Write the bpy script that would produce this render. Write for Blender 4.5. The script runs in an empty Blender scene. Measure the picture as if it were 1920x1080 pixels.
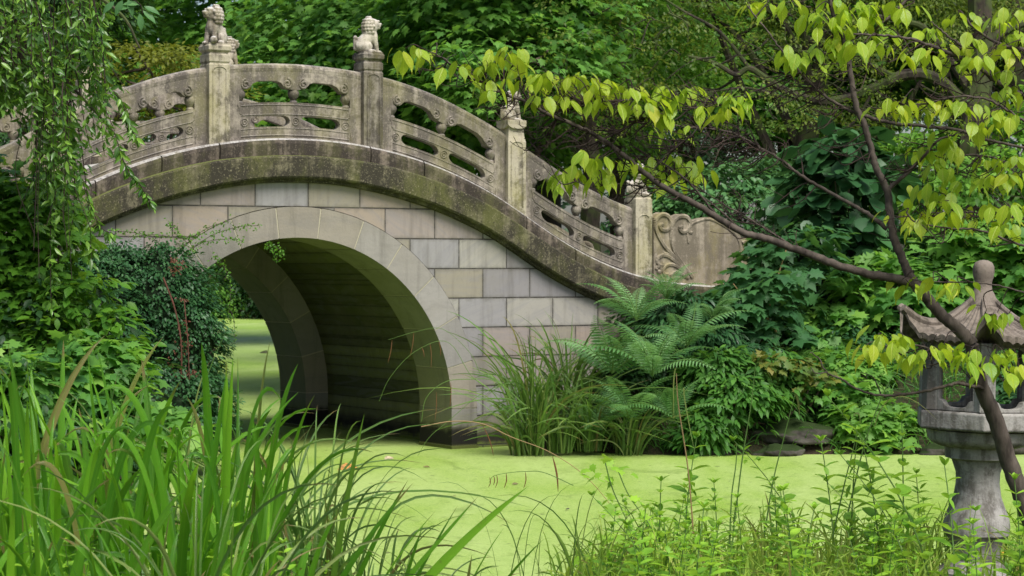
import bpy, bmesh, math, random
import numpy as np
from mathutils import Vector, Matrix, Euler
from mathutils.geometry import tessellate_polygon
R = math.radians
PI = math.pi
rng = np.random.default_rng(7)
random.seed(7)
scene = bpy.context.scene
col = scene.collection

# ------------------------------------------------------------------ camera
F, HY, CX, ZC = 4120.0, 495.0, 960.0, 2.155
cam_d = bpy.data.cameras.new("camera")
cam = bpy.data.objects.new("camera", cam_d)
col.objects.link(cam)
cam.location = (0, 0, ZC)
cam.rotation_euler = (R(90), 0, 0)
cam_d.sensor_width = 36
cam_d.lens = 36 * F / 1920
cam_d.shift_y = -(540 - HY) / 1920
cam_d.clip_end = 3000
cam_d.dof.use_dof = True
cam_d.dof.focus_distance = 12.5
cam_d.dof.aperture_fstop = 11.0
scene.camera = cam

# ------------------------------------------------------------------ light
SUN_EL, SUN_AZ = 56, 150       # azimuth from +Y towards +X
world = bpy.data.worlds.new("World")
scene.world = world
world.use_nodes = True
wn = world.node_tree
wn.nodes.clear()
wo = wn.nodes.new("ShaderNodeOutputWorld")
wb = wn.nodes.new("ShaderNodeBackground")
ws = wn.nodes.new("ShaderNodeTexSky")
ws.sky_type = 'NISHITA'
ws.sun_disc = False
ws.sun_elevation = R(SUN_EL)
ws.sun_rotation = R(SUN_AZ)
ws.dust_density = 3.0
ws.ozone_density = 0.6
wb.inputs['Strength'].default_value = 0.088
wn.links.new(ws.outputs[0], wb.inputs[0])
wn.links.new(wb.outputs[0], wo.inputs[0])
sl = bpy.data.lights.new("sun", 'SUN')
sl.energy = 3.1
sl.angle = R(32)
sl.color = (1.0, 0.975, 0.93)
sun = bpy.data.objects.new("sun", sl)
col.objects.link(sun)
sd = Vector((math.sin(R(SUN_AZ)) * math.cos(R(SUN_EL)), math.cos(R(SUN_AZ)) * math.cos(R(SUN_EL)), math.sin(R(SUN_EL))))
sun.rotation_euler = sd.to_track_quat('Z', 'Y').to_euler()
sun.location = (0, 0, 30)
scene.view_settings.view_transform = 'Standard'
scene.view_settings.look = 'None'
scene.view_settings.exposure = 0.82
scene.view_settings.gamma = 1
scene.cycles.max_bounces = 7
scene.cycles.diffuse_bounces = 3
scene.cycles.glossy_bounces = 2
scene.cycles.transmission_bounces = 4
scene.cycles.use_denoising = True

# ------------------------------------------------------------------ helpers
def at(x, y, Y):
    return np.array([(x - CX) / F * Y, Y, ZC - (y - HY) / F * Y])

def tag(o, label=None, cat=None, group=None, kind=None):
    if label: o['label'] = label
    if cat: o['category'] = cat
    if group: o['group'] = group
    if kind: o['kind'] = kind
    return o

def empty(name, loc=(0, 0, 0), rot=(0, 0, 0), parent=None):
    o = bpy.data.objects.new(name, None)
    o.location = loc
    o.rotation_euler = rot
    o.empty_display_size = 0.1
    col.objects.link(o)
    if parent: o.parent = parent
    return o

def link(name, me, mat=None, parent=None, smooth=False):
    o = bpy.data.objects.new(name, me)
    col.objects.link(o)
    if mat is not None and not me.materials: me.materials.append(mat)
    if parent: o.parent = parent
    if smooth:
        me.shade_smooth()
    return o

def copy_tree(o, parent=None):
    c = o.copy()
    col.objects.link(c)
    if parent is not None: c.parent = parent
    for ch in list(o.children): copy_tree(ch, c)
    return c

class MB:
    def __init__(s): s.v = []; s.f = []
    def add(s, vs, fs):
        b = len(s.v)
        s.v.extend([tuple(map(float, p)) for p in vs])
        s.f.extend([tuple(b + i for i in f) for f in fs])
    def box(s, c, d, rz=0.0, M=None):
        x, y, z = d[0] / 2, d[1] / 2, d[2] / 2
        vs = [(-x,-y,-z),(x,-y,-z),(x,y,-z),(-x,y,-z),(-x,-y,z),(x,-y,z),(x,y,z),(-x,y,z)]
        fs = [(0,3,2,1),(4,5,6,7),(0,1,5,4),(1,2,6,5),(2,3,7,6),(3,0,4,7)]
        cr, sr = math.cos(rz), math.sin(rz)
        out = [(c[0] + a*cr - b*sr, c[1] + a*sr + b*cr, c[2] + d_) for a, b, d_ in vs]
        s.add(out, fs)
    def loft(s, rings, cap=True, closed=True):
        b = len(s.v); n = len(rings[0])
        for r in rings: s.v.extend([tuple(map(float, p)) for p in r])
        for i in range(len(rings) - 1):
            for j in range(n if closed else n - 1):
                k = (j + 1) % n
                s.f.append((b+i*n+j, b+i*n+k, b+(i+1)*n+k, b+(i+1)*n+j))
        if cap:
            s.f.append(tuple(b + j for j in range(n))[::-1])
            s.f.append(tuple(b + (len(rings)-1)*n + j for j in range(n)))
    def lathe(s, prof, n=24, c=(0, 0, 0), cap=True):
        rings = [[(c[0] + r*math.cos(2*PI*j/n), c[1] + r*math.sin(2*PI*j/n), c[2] + z) for j in range(n)] for r, z in prof]
        s.loft(rings, cap)
    def tube(s, pts, rad, n=7, cap=True):
        pts = [np.array(p, float) for p in pts]
        if not hasattr(rad, '__len__'): rad = [rad] * len(pts)
        rings = []
        up = np.array([0.13, 0.21, 0.97])
        for i, p in enumerate(pts):
            t = pts[min(i+1, len(pts)-1)] - pts[max(i-1, 0)]
            t = t / (np.linalg.norm(t) + 1e-9)
            a = np.cross(t, up)
            if np.linalg.norm(a) < 0.2: a = np.cross(t, np.array([1.0, 0.1, 0]))
            a /= np.linalg.norm(a); b = np.cross(t, a)
            rings.append([p + rad[i]*(math.cos(2*PI*j/n)*a + math.sin(2*PI*j/n)*b) for j in range(n)])
        s.loft(rings, cap)
    def prism(s, poly, holes, fn, t0, t1):
        """poly/holes: 2D (s,z) loops; fn(s,t,z)->xyz ; extruded between t0 and t1"""
        loops = [poly] + list(holes)
        tri = tessellate_polygon([[Vector((p[0], p[1], 0)) for p in l] for l in loops])
        flat = [p for l in loops for p in l]
        b = len(s.v); n = len(flat)
        for t in (t0, t1): s.v.extend([tuple(map(float, fn(p[0], t, p[1]))) for p in flat])
        for a in tri:
            p0, p1, p2 = [flat[i] for i in a]
            ar = (p1[0]-p0[0])*(p2[1]-p0[1]) - (p2[0]-p0[0])*(p1[1]-p0[1])
            a = tuple(a) if ar > 0 else tuple(a)[::-1]
            s.f.append(tuple(b + i for i in a)); s.f.append(tuple(b + n + i for i in a[::-1]))
        o = b
        for l in loops:
            m = len(l)
            for i in range(m):
                j = (i + 1) % m
                s.f.append((o+i, o+i+n, o+j+n, o+j))
            o += m
    def build(s, name, mat, parent=None, smooth=False, bevel=0, loc=None, fixn=True):
        me = bpy.data.meshes.new(name)
        me.from_pydata(s.v, [], s.f)
        if fixn:
            bm = bmesh.new(); bm.from_mesh(me)
            bmesh.ops.recalc_face_normals(bm, faces=bm.faces)
            bm.to_mesh(me); bm.free()
        me.update()
        o = link(name, me, mat, parent, smooth)
        if loc is not None: o.location = loc
        if smooth and smooth != 'all':
            try: me.set_sharp_from_angle(angle=R(42))
            except Exception: pass
        if bevel:
            m = o.modifiers.new("bevel", 'BEVEL'); m.width = bevel; m.segments = 2; m.limit_method = 'ANGLE'; m.angle_limit = R(35)
        return o

def crv(P, n=8):
    """catmull-rom resample of points"""
    P = [np.array(p, float) for p in P]
    Q = [2*P[0]-P[1]] + P + [2*P[-1]-P[-2]]
    out = []
    for i in range(1, len(Q) - 2):
        for k in range(n):
            t = k / n
            out.append(0.5*((2*Q[i]) + (-Q[i-1]+Q[i+1])*t + (2*Q[i-1]-5*Q[i]+4*Q[i+1]-Q[i+2])*t*t + (-Q[i-1]+3*Q[i]-3*Q[i+1]+Q[i+2])*t**3))
    out.append(P[-1])
    return out

# cheap smooth pseudo noise, -1..1
_nd = rng.normal(size=(14, 3)); _np = rng.uniform(0, 6.28, 14)
def wav(p, sc=1.0):
    p = np.asarray(p) * sc
    v = 0
    for i in range(14):
        v = v + np.sin(p @ _nd[i] * (1 + 0.15*i) + _np[i])
    return v / 3.8

def norm(a): return a / (np.linalg.norm(a, axis=-1, keepdims=True) + 1e-9)

# ------------------------------------------------------------------ leaves
def T(verts, faces): return np.array(verts, float), faces
LEAF = {
 'ovate': T([(0,0,0),(.22,.20,.03),(.5,.27,.05),(.78,.15,0),(1,0,-.12),(.78,-.15,0),(.5,-.27,.05),(.22,-.20,.03),(.35,0,0),(.7,0,-.04)],
            [(0,8,2,1),(8,9,3,2),(9,4,3),(0,7,6,8),(8,6,5,9),(9,5,4)]),
 'kite':  T([(0,0,0),(.45,.26,.05),(1,0,-.06),(.45,-.26,.05)], [(0,2,1),(0,3,2)]),
 'lance': T([(0,0,0),(.35,.12,.02),(.7,.09,-.04),(1,0,-.16),(.7,-.09,-.04),(.35,-.12,.02)], [(0,5,1),(1,5,4,2),(2,4,3)]),
 'maple': T([(0,0,0),(-.05,.28,0),(.18,.30,0),(.22,.58,-.05),(.42,.34,0),(.62,.42,-.02),(.60,.20,0),(1.0,0,-.10),(.60,-.20,0),(.62,-.42,-.02),(.42,-.34,0),(.22,-.58,-.05),(.18,-.30,0),(-.05,-.28,0),(.38,0,.05)],
            [(14,(i),(i+1)) for i in range(0,13)] + [(14,13,0)]),
 'round': T([(0,0,0),(.15,.32,.03),(.5,.45,.06),(.85,.25,0),(1,0,-.06),(.85,-.25,0),(.5,-.45,.06),(.15,-.32,.03),(.5,0,0)],
            [(8,i,(i+1)) for i in range(0,7)] + [(8,7,0)]),
}
def leaf_mesh(name, pos, axis, nrm, size, kind, tint=None, width=1.0):
    tv, tf = LEAF[kind]
    pos = np.asarray(pos, float); N = len(pos)
    a = norm(np.asarray(axis, float)); n = np.asarray(nrm, float)
    n = norm(n - (n*a).sum(1, keepdims=True)*a)
    b = np.cross(n, a)
    size = np.broadcast_to(np.asarray(size, float), (N,))[:, None, None]
    V = (pos[:, None, :] + size*(tv[None, :, 0:1]*a[:, None, :] + width*tv[None, :, 1:2]*b[:, None, :] + tv[None, :, 2:3]*n[:, None, :]))
    k = len(tv)
    lt = np.array([len(f) for f in tf]); lv = np.array([i for f in tf for i in f])
    loops = (lv[None, :] + (np.arange(N)*k)[:, None]).ravel()
    tot = np.tile(lt, N); st = np.concatenate([[0], np.cumsum(tot)[:-1]])
    me = bpy.data.meshes.new(name)
    me.vertices.add(N*k); me.vertices.foreach_set('co', V.astype(np.float32).ravel())
    me.loops.add(len(loops)); me.loops.foreach_set('vertex_index', loops.astype(np.int32))
    me.polygons.add(len(tot)); me.polygons.foreach_set('loop_start', st.astype(np.int32))
    try: me.polygons.foreach_set('loop_total', tot.astype(np.int32))
    except Exception: pass
    me.update(calc_edges=True)
    if tint is None: tint = rng.uniform(0, 1, N)
    for nm, ci in (('along', 0), ('across', 1)):
        a2 = me.attributes.new(nm, 'FLOAT', 'POINT'); a2.data.foreach_set('value', np.tile(tv[:, ci], N).astype(np.float32))
    at_ = me.attributes.new('tint', 'FLOAT', 'POINT')
    at_.data.foreach_set('value', np.repeat(np.clip(tint, 0, 1), k).astype(np.float32))
    return me

def rdir(n, up=0.0):
    v = rng.normal(size=(n, 3)); v[:, 2] += up
    return norm(v)

def sprays(C, O, k, rad, droop=0.25, jit=0.25, up=1.0):
    """C: spray centres, O: outward directions.  Layers of leaves lying roughly flat, hanging outwards."""
    n = len(C)
    O = norm(np.asarray(O, float))
    nn = norm(O*0.35 + np.array([0, 0, up]) + rng.normal(size=(n, 3))*0.22)
    a = norm(O - (O*nn).sum(1, keepdims=True)*nn); b = np.cross(nn, a)
    r = np.sqrt(rng.uniform(0, 1, (n, k)))*rad; th = rng.uniform(0, 2*PI, (n, k))
    u, v = r*np.cos(th)*1.25, r*np.sin(th)*0.9
    w = rng.normal(size=(n, k))*rad*0.10 - (r**2)/rad*droop
    pos = C[:, None, :] + u[..., None]*a[:, None] + v[..., None]*b[:, None] + w[..., None]*nn[:, None]
    ax = (u[..., None]*a[:, None] + v[..., None]*b[:, None])/rad + a[:, None]*0.7 + rng.normal(size=(n, k, 3))*0.35
    ax[..., 2] -= 0.3
    nr = nn[:, None] + rng.normal(size=(n, k, 3))*jit
    tint = (rng.uniform(0, 1, (n, 1))*0.55 + rng.uniform(0, 1, (n, k))*0.45)
    return pos.reshape(-1, 3), ax.reshape(-1, 3), nr.reshape(-1, 3), tint.ravel()

def blob_points(blobs, n, lo=0.7, hi=1.0, amp=0.18, sc=1.6, gap=None, upper=-0.6):
    P = []; O = []
    vol = np.array([b[1][0]*b[1][2] + b[1][1]*b[1][2] + b[1][0]*b[1][1] for b in blobs]); vol = vol/vol.sum()
    for (c, r), w in zip(blobs, vol):
        m = int(n*w*1.6) + 8
        d = rdir(m); d = d[d[:, 2] > upper]
        rr = rng.uniform(lo, hi, len(d))**0.6
        disp = 1 + amp*wav(d*np.array(r) + np.array(c), sc)
        p = np.array(c) + d*np.array(r)*(rr*disp)[:, None]
        keep = np.ones(len(p), bool)
        if gap is not None: keep = wav(p, sc*1.9) > gap
        for (c2, r2) in blobs:
            if c2 is c: continue
            q = (p - np.array(c2))/np.array(r2)
            keep &= (q**2).sum(1) > 0.45
        p = p[keep][:int(n*w) + 1]; o = norm(d[keep]/np.array(r))[:len(p)]
        P.append(p); O.append(o)
    return np.concatenate(P), np.concatenate(O)

# ------------------------------------------------------------------ materials
def mat(name):
    m = bpy.data.materials.new(name); m.use_nodes = True
    nt = m.node_tree; nt.nodes.clear()
    out = nt.nodes.new('ShaderNodeOutputMaterial')
    return m, nt, out
class G:
    """small node graph writer"""
    def __init__(s, nt): s.nt = nt
    def n(s, t, **kw):
        x = s.nt.nodes.new(t)
        for k, v in kw.items(): setattr(x, k, v)
        return x
    def l(s, a, b): s.nt.links.new(a, b)
    def coord(s, kind='Object'): return s.n('ShaderNodeTexCoord').outputs[kind]
    def geo(s): return s.n('ShaderNodeNewGeometry')
    def mapping(s, vec, sc=(1,1,1), rot=(0,0,0), loc=(0,0,0)):
        m = s.n('ShaderNodeMapping'); s.l(vec, m.inputs[0])
        m.inputs['Scale'].default_value = sc; m.inputs['Rotation'].default_value = rot; m.inputs['Location'].default_value = loc
        return m.outputs[0]
    def noise(s, vec, scale, detail=5, rough=0.6, dist=0.0):
        x = s.n('ShaderNodeTexNoise'); s.l(vec, x.inputs['Vector'])
        x.inputs['Scale'].default_value = scale; x.inputs['Detail'].default_value = detail
        x.inputs['Roughness'].default_value = rough; x.inputs['Distortion'].default_value = dist
        return x.outputs['Fac']
    def ramp(s, fac, stops, interp='LINEAR'):
        r = s.n('ShaderNodeValToRGB'); s.l(fac, r.inputs[0]); r.color_ramp.interpolation = interp
        e = r.color_ramp.elements
        while len(e) < len(stops): e.new(0.5)
        for i, (p, c) in enumerate(stops):
            e[i].position = p; e[i].color = (c, c, c, 1) if not hasattr(c, '__len__') else (*c, 1)
        return r.outputs[0]
    def mix(s, fac, a, b, mode='MIX'):
        m = s.n('ShaderNodeMix', data_type='RGBA', blend_type=mode)
        for sock, v in ((m.inputs[0], fac), (m.inputs[6], a), (m.inputs[7], b)):
            if hasattr(v, 'is_linked') or hasattr(v, 'links'): s.l(v, sock)
            elif hasattr(v, '__len__'): sock.default_value = (*v, 1)
            else: sock.default_value = v
        return m.outputs[2]
    def math(s, op, a, b=0.0, c=None, clamp=False):
        m = s.n('ShaderNodeMath', operation=op); m.use_clamp = clamp
        for sock, v in zip(m.inputs, (a, b, c)):
            if v is None: continue
            if hasattr(v, 'links'): s.l(v, sock)
            else: sock.default_value = v
        return m.outputs[0]
    def bump(s, h, strength=0.3, dist=0.02):
        b = s.n('ShaderNodeBump'); s.l(h, b.inputs['Height'])
        b.inputs['Strength'].default_value = strength; b.inputs['Distance'].default_value = dist
        return b.outputs[0]
    def bsdf(s, color, rough=0.8, spec=0.3, normal=None):
        p = s.n('ShaderNodeBsdfPrincipled')
        if hasattr(color, 'links'): s.l(color, p.inputs['Base Color'])
        else: p.inputs['Base Color'].default_value = (*color, 1)
        if hasattr(rough, 'links'): s.l(rough, p.inputs['Roughness'])
        else: p.inputs['Roughness'].default_value = rough
        p.inputs['Specular IOR Level'].default_value = spec
        if normal: s.l(normal, p.inputs['Normal'])
        return p.outputs[0]

def leaf_mat(name, cols, trans=(0.30, 0.42, 0.04), tf=0.3, rough=0.5, spec=0.28, tscale=0.9, veins=0, tips=0):
    m, nt, out = mat(name); g = G(nt)
    a = g.n('ShaderNodeAttribute'); a.attribute_name = 'tint'
    st = [(i/(len(cols)-1), c) for i, c in enumerate(cols)]
    c = g.ramp(a.outputs['Fac'], st)
    nz = g.noise(g.coord(), tscale, 2)
    c = g.mix(g.ramp(nz, [(0.35, 0.0), (0.7, 0.35)]), c, cols[-1])
    nrm = None
    if tips or veins:
        al = g.n('ShaderNodeAttribute'); al.attribute_name = 'along'; acx = g.n('ShaderNodeAttribute'); acx.attribute_name = 'across'
        al, acx = al.outputs['Fac'], g.math('ABSOLUTE', acx.outputs['Fac'])
    if tips:
        dead = g.ramp(g.math('ADD', al, g.math('MULTIPLY', g.math('SINE', g.math('MULTIPLY', a.outputs['Fac'], 97.0)), 0.10)), [(0.955, 0.0), (1.0, 1.0)])
        c = g.mix(dead, c, (0.20, 0.13, 0.05))
        old = g.ramp(g.math('SINE', g.math('MULTIPLY', a.outputs['Fac'], 211.0)), [(0.982, 0.0), (0.988, 0.9)])
        c = g.mix(old, c, (0.24, 0.17, 0.07))
        c = g.mix(g.ramp(g.noise(g.coord(), 34, 3), [(0.62, 0.0), (0.72, 0.55)]), c, (0.16, 0.15, 0.04))
        c = g.mix(g.ramp(acx, [(0.0, 0.35), (0.12, 0.0)]), c, cols[-1])
        rib = g.math('SINE', g.math('MULTIPLY', acx, 30.0))
        c = g.mix(g.ramp(rib, [(0.2, 0.0), (1.0, 0.25)]), c, cols[0]); nrm = g.bump(rib, 0.4, 0.002)
    if veins:
        sv = g.math('SINE', g.math('MULTIPLY', g.math('SUBTRACT', al, g.math('MULTIPLY', acx, 1.15)), 46.0))
        svr = g.ramp(sv, [(0.70, 0.0), (1.0, 1.0)]); mid = g.ramp(acx, [(0.0, 1.0), (0.030, 0.0)])
        vn = g.math('MAXIMUM', g.math('MULTIPLY', svr, 0.55), mid)
        c = g.mix(g.math('MULTIPLY', vn, 0.35), c, tuple(min(1, x*1.5 + .05) for x in cols[-1]))
        sp = g.noise(g.coord(), 60, 3)
        c = g.mix(g.ramp(sp, [(0.66, 0.0), (0.72, 0.7)]), c, (0.20, 0.11, 0.03))
        c = g.mix(g.ramp(g.math('ADD', al, g.math('MULTIPLY', g.noise(g.coord(), 9, 2), 0.7)), [(1.20, 0.0), (1.38, 0.6)]), c, (0.55, 0.36, 0.05))
        nrm = g.bump(g.math('ADD', vn, g.noise(g.coord(), 40, 2)), 0.5, 0.004)
    p = g.bsdf(c, rough, spec, nrm)
    t = g.n('ShaderNodeBsdfTranslucent')
    tc = g.mix(0.6, c, trans); g.l(tc, t.inputs[0])
    mx = g.n('ShaderNodeMixShader'); mx.inputs[0].default_value = tf
    g.l(p, mx.inputs[1]); g.l(t.outputs[0], mx.inputs[2]); g.l(mx.outputs[0], out.inputs[0])
    return m

def bark_mat(name, a=(0.10,0.075,0.055), b=(0.035,0.028,0.022), moss=0.0, sc=14):
    m, nt, out = mat(name); g = G(nt); co = g.coord()
    n1 = g.noise(g.mapping(co, (1, 1, 0.3)), sc, 6)
    c = g.mix(g.ramp(n1, [(0.35, 0.0), (0.65, 1.0)]), b, a)
    if moss:
        c = g.mix(g.math('MULTIPLY', g.ramp(g.noise(co, 3.0, 4), [(0.45, 0.0), (0.6, 1.0)]), moss), c, (0.06, 0.09, 0.02))
    g.l(g.bsdf(c, 0.85, 0.25, g.bump(n1, 0.5, 0.01)), out.inputs[0])
    return m

def stone_mat(name, light, mid, dark, dirt=0.5, algae=(0.20, 0.19, 0.05), alg=0.3, speck=0.5, streak=3.0, rot=None, topmoss=0.0, wet=False, tl=0.0, cav=0.0):
    """weathered carved stone: tone patches, vertical rain streaks, algae, lichen specks"""
    m, nt, out = mat(name); g = G(nt)
    co = g.geo().outputs['Position']
    big = g.noise(co, 0.9, 5, 0.6)
    fine = g.noise(co, 22.0, 5, 0.7)
    st = g.noise(g.mapping(co, (streak*3.0, streak*3.0, 0.55)), 1.0, 6, 0.65)
    c = g.mix(g.ramp(big, [(0.35, 0.0), (0.62, 1.0)]), light, mid)
    d = g.math('ADD', g.math('MULTIPLY', st, 0.75), g.math('MULTIPLY', fine, 0.35))
    pat = g.noise(g.mapping(co, (1, 1, 1.4), loc=(2, 5, 3)), 2.6, 8, 0.72, 0.4)
    d = g.math('ADD', g.math('MULTIPLY', d, 0.62), g.math('MULTIPLY', pat, 0.45))
    c = g.mix(g.ramp(d, [(0.63 - 0.15*dirt, 0.0), (0.70 - 0.12*dirt, 0.93)]), c, dark)
    c = g.mix(g.ramp(g.noise(co, 70.0, 4, 0.8), [(0.30, 0.45), (0.46, 0.0)]), c, tuple(x*0.8 for x in dark))
    an = g.math('ADD', g.math('MULTIPLY', g.noise(g.mapping(co, (2.2, 2.2, 1.0), loc=(4, 2, 1)), 1.3, 5), 0.8), g.math('MULTIPLY', fine, 0.2))
    c = g.mix(g.math('MULTIPLY', g.ramp(an, [(0.46, 0.0), (0.62, 1.0)]), alg), c, algae)
    sp = g.noise(co, 55.0, 3, 0.6)
    c = g.mix(g.math('MULTIPLY', g.ramp(sp, [(0.58, 0.0), (0.68, 1.0)]), speck), c, tuple(min(1, x*1.15) for x in light))
    c = g.mix(g.math('MULTIPLY', g.ramp(g.noise(co, 38.0, 3, 0.6), [(0.60, 0.0), (0.70, 1.0)]), speck), c, tuple(x*0.6 for x in dark))
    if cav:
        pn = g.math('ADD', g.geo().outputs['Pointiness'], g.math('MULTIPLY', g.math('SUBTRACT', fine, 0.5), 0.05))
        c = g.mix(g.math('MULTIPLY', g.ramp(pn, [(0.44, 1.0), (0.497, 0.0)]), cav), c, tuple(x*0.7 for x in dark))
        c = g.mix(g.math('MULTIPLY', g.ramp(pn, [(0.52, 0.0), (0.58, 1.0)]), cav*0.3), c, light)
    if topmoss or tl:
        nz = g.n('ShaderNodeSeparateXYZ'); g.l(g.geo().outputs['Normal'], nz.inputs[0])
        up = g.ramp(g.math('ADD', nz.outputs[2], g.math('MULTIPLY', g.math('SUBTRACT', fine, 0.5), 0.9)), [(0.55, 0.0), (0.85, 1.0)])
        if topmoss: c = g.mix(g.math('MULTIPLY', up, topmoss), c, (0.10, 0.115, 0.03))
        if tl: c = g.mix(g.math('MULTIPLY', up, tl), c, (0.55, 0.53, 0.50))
    h = g.math('ADD', g.math('MULTIPLY', fine, 0.6), g.math('MULTIPLY', sp, 0.4))
    g.l(g.bsdf(c, 0.88, 0.2, g.bump(h, 0.45, 0.012)), out.inputs[0])
    return m
# ================================================================== SETTING
pond = [(-3.1, 14.0), (-2.2, 13.0), (0, 12.7), (2.5, 12.6), (6, 12.9), (12, 14), (22, 16.5), (23, 22), (14, 24.6), (8, 24.95), (4, 24.95), (1.6, 24.85),
        (0.2, 25.6), (-.1, 26.2), (-2.3, 29.9), (-2.6, 33), (-3.1, 37), (-4.6, 55), (-6.2, 76), (-7.5, 87), (-11, 89), (-15.5, 86), (-11.5, 60), (-9.3, 42), (-8.0, 32), (-7.0, 28.2), (-4.5, 24.0), (-3.9, 22.5), (-3.5, 20), (-3.3, 17)]
pp = np.array(pond)
def pond_sd(x, y):
    p = np.stack([x, y], -1); d = np.full(x.shape, 1e9); ins = np.zeros(x.shape, bool)
    for i in range(len(pp)):
        a, b = pp[i], pp[(i+1) % len(pp)]
        ab = b - a; t = np.clip(((p - a) @ ab)/(ab @ ab), 0, 1)
        d = np.minimum(d, np.linalg.norm(p - (a + t[..., None]*ab), axis=-1))
        c = ((a[1] > y) != (b[1] > y)) & (x < (b[0]-a[0])*(y-a[1])/(b[1]-a[1]+1e-12) + a[0])
        ins ^= c
    return np.where(ins, -d, d)
def ground(x, y):
    x = np.atleast_1d(np.asarray(x, float)); y = np.atleast_1d(np.asarray(y, float))
    d = pond_sd(x, y)
    near = 1/(1 + np.exp((y - 15.5)*1.2))
    lim = 0.58*near + 1.75*(1 - near)
    tau = 1.0*near + 1.9*(1 - near)
    h = lim*(1 - np.exp(-np.maximum(d, 0)/tau)) + 0.03
    rough = 0.06*wav(np.stack([x, y, x*0], -1), 0.9) + 0.02*wav(np.stack([x, y, x*0], -1), 4.0)
    h = h + rough*np.clip(d, 0, 1)
    hill = np.clip((np.hypot(x, y - 30) - 70)/300, 0, 1)*6
    return np.where(d > 0, h + hill, np.maximum(-0.9, d*0.7) + 0.03)

m, nt, out = mat("soil"); g = G(nt); co = g.coord()
a = g.noise(co, 2.2, 6); b = g.noise(co, 30, 5)
c = g.mix(g.ramp(a, [(0.35, 0.0), (0.65, 1.0)]), (0.028, 0.021, 0.014), (0.022, 0.034, 0.012))
c = g.mix(g.ramp(b, [(0.45, 0.0), (0.7, 0.8)]), c, (0.05, 0.036, 0.02))
g.l(g.bsdf(c, 0.95, 0.1, g.bump(b, 0.8, 0.03)), out.inputs[0])
M_SOIL = m
xs = np.concatenate([np.linspace(-600, -32, 14)[:-1], np.arange(-32, 32.1, 0.4), np.linspace(32, 600, 14)[1:]])
ys = np.concatenate([np.linspace(-200, 0, 8)[:-1], np.arange(0, 60, 0.4), np.arange(60, 100, 1.0), np.linspace(100, 900, 16)])
gx, gy = np.meshgrid(xs, ys); gz = ground(gx.ravel(), gy.ravel())
nx, ny = len(xs), len(ys)
mb = MB(); mb.v = list(zip(gx.ravel().tolist(), gy.ravel().tolist(), gz.tolist()))
mb.f = [(j*nx+i, j*nx+i+1, (j+1)*nx+i+1, (j+1)*nx+i) for j in range(ny-1) for i in range(nx-1)]
tag(mb.build("ground", M_SOIL, smooth='all', fixn=False), kind='structure', label='dark soil banks around the pond')

# duckweed covered water
m, nt, out = mat("duckweed_water"); g = G(nt); co = g.geo().outputs['Position']
v = g.n('ShaderNodeTexVoronoi'); v.feature = 'F1'; v.inputs['Scale'].default_value = 95; g.l(co, v.inputs['Vector'])
cell = g.n('ShaderNodeSeparateColor'); g.l(v.outputs['Color'], cell.inputs[0])
cc = g.ramp(cell.outputs[0], [(0.0, (0.14, 0.25, 0.020)), (0.5, (0.20, 0.32, 0.038)), (1.0, (0.33, 0.43, 0.11))])
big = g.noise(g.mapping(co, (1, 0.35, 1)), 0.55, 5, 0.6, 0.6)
gr = g.noise(co, 26.0, 4, 0.75); gr2 = g.noise(g.mapping(co, (1, .6, 1)), 7.0, 5, 0.7, 0.8)
cc = g.mix(g.ramp(big, [(0.36, 0.0), (0.62, 0.7)]), cc, (0.37, 0.46, 0.17))  # pale patches in the duckweed colour stand in for sky sheen
pt = g.noise(g.mapping(co, (1, 0.5, 1), loc=(3, 7, 0)), 1.7, 6, 0.7, 1.2)
cc = g.mix(g.ramp(pt, [(0.56, 0.0), (0.66, 0.5)]), cc, (0.12, 0.18, 0.035))
cc = g.mix(g.ramp(gr, [(0.36, 0.4), (0.50, 0.0)]), cc, (0.12, 0.20, 0.02))
cc = g.mix(g.ramp(gr2, [(0.30, 0.5), (0.46, 0.0)]), cc, (0.13, 0.20, 0.03))
cc = g.mix(g.ramp(gr, [(0.60, 0.0), (0.70, 0.5)]), cc, (0.42, 0.50, 0.16))
fl = g.noise(co, 9.0, 3, 0.5)
cc = g.mix(g.ramp(fl, [(0.66, 0.0), (0.72, 0.75)]), cc, (0.05, 0.05, 0.02))
g.l(g.bsdf(cc, 0.55, 0.22, g.bump(g.math('ADD', v.outputs['Distance'], g.math('MULTIPLY', big, 1.0)), 0.25, 0.01)), out.inputs[0])
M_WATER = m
mb = MB(); wx = np.linspace(-60, 60, 41); wy = np.linspace(8, 110, 41)
mb.v = [(x, y, 0.0) for y in wy for x in wx]
mb.f = [(j*41+i, j*41+i+1, (j+1)*41+i+1, (j+1)*41+i) for j in range(40) for i in range(40)]
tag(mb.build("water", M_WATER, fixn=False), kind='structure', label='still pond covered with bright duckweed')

# ================================================================== BRIDGE
TH = math.atan2(4120, 6540)
US, UC = math.sin(TH), math.cos(TH)
B0 = np.array([-.702, 25.59])
def W(s, t, z): return (B0[0] + s*UC - t*US, B0[1] + s*US + t*UC, z)
def toB(x, y):
    dx, dy = x - B0[0], y - B0[1]; return dx*UC + dy*US, -dx*US + dy*UC
def LOC(s, t, z): return (s, t, z)       # bridge-local
SC = -1.985
def facade(x, y, t=0.0):
    X0, Y0 = B0[0] - US*t, B0[1] + UC*t
    k = (x - CX)/F; s = (k*Y0 - X0)/(UC - k*US); Y = Y0 + s*US
    return s, ZC - (y - HY)*Y/F
D2 = [0,.45,.85,1.25,1.4,1.87,2.36,2.68,3.02,3.35,3.69,4.02,4.46,4.9,5.47,5.78,6.6]
Z2 = [3.56,3.545,3.50,3.43,3.395,3.26,3.07,2.91,2.71,2.52,2.34,2.20,2.05,1.96,1.90,1.88,1.87]
D1 = [0,.36,.82,1.18,1.76,2.32,2.65,2.98,3.32,3.71,4.33,4.9,5.5,6.6]
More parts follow.
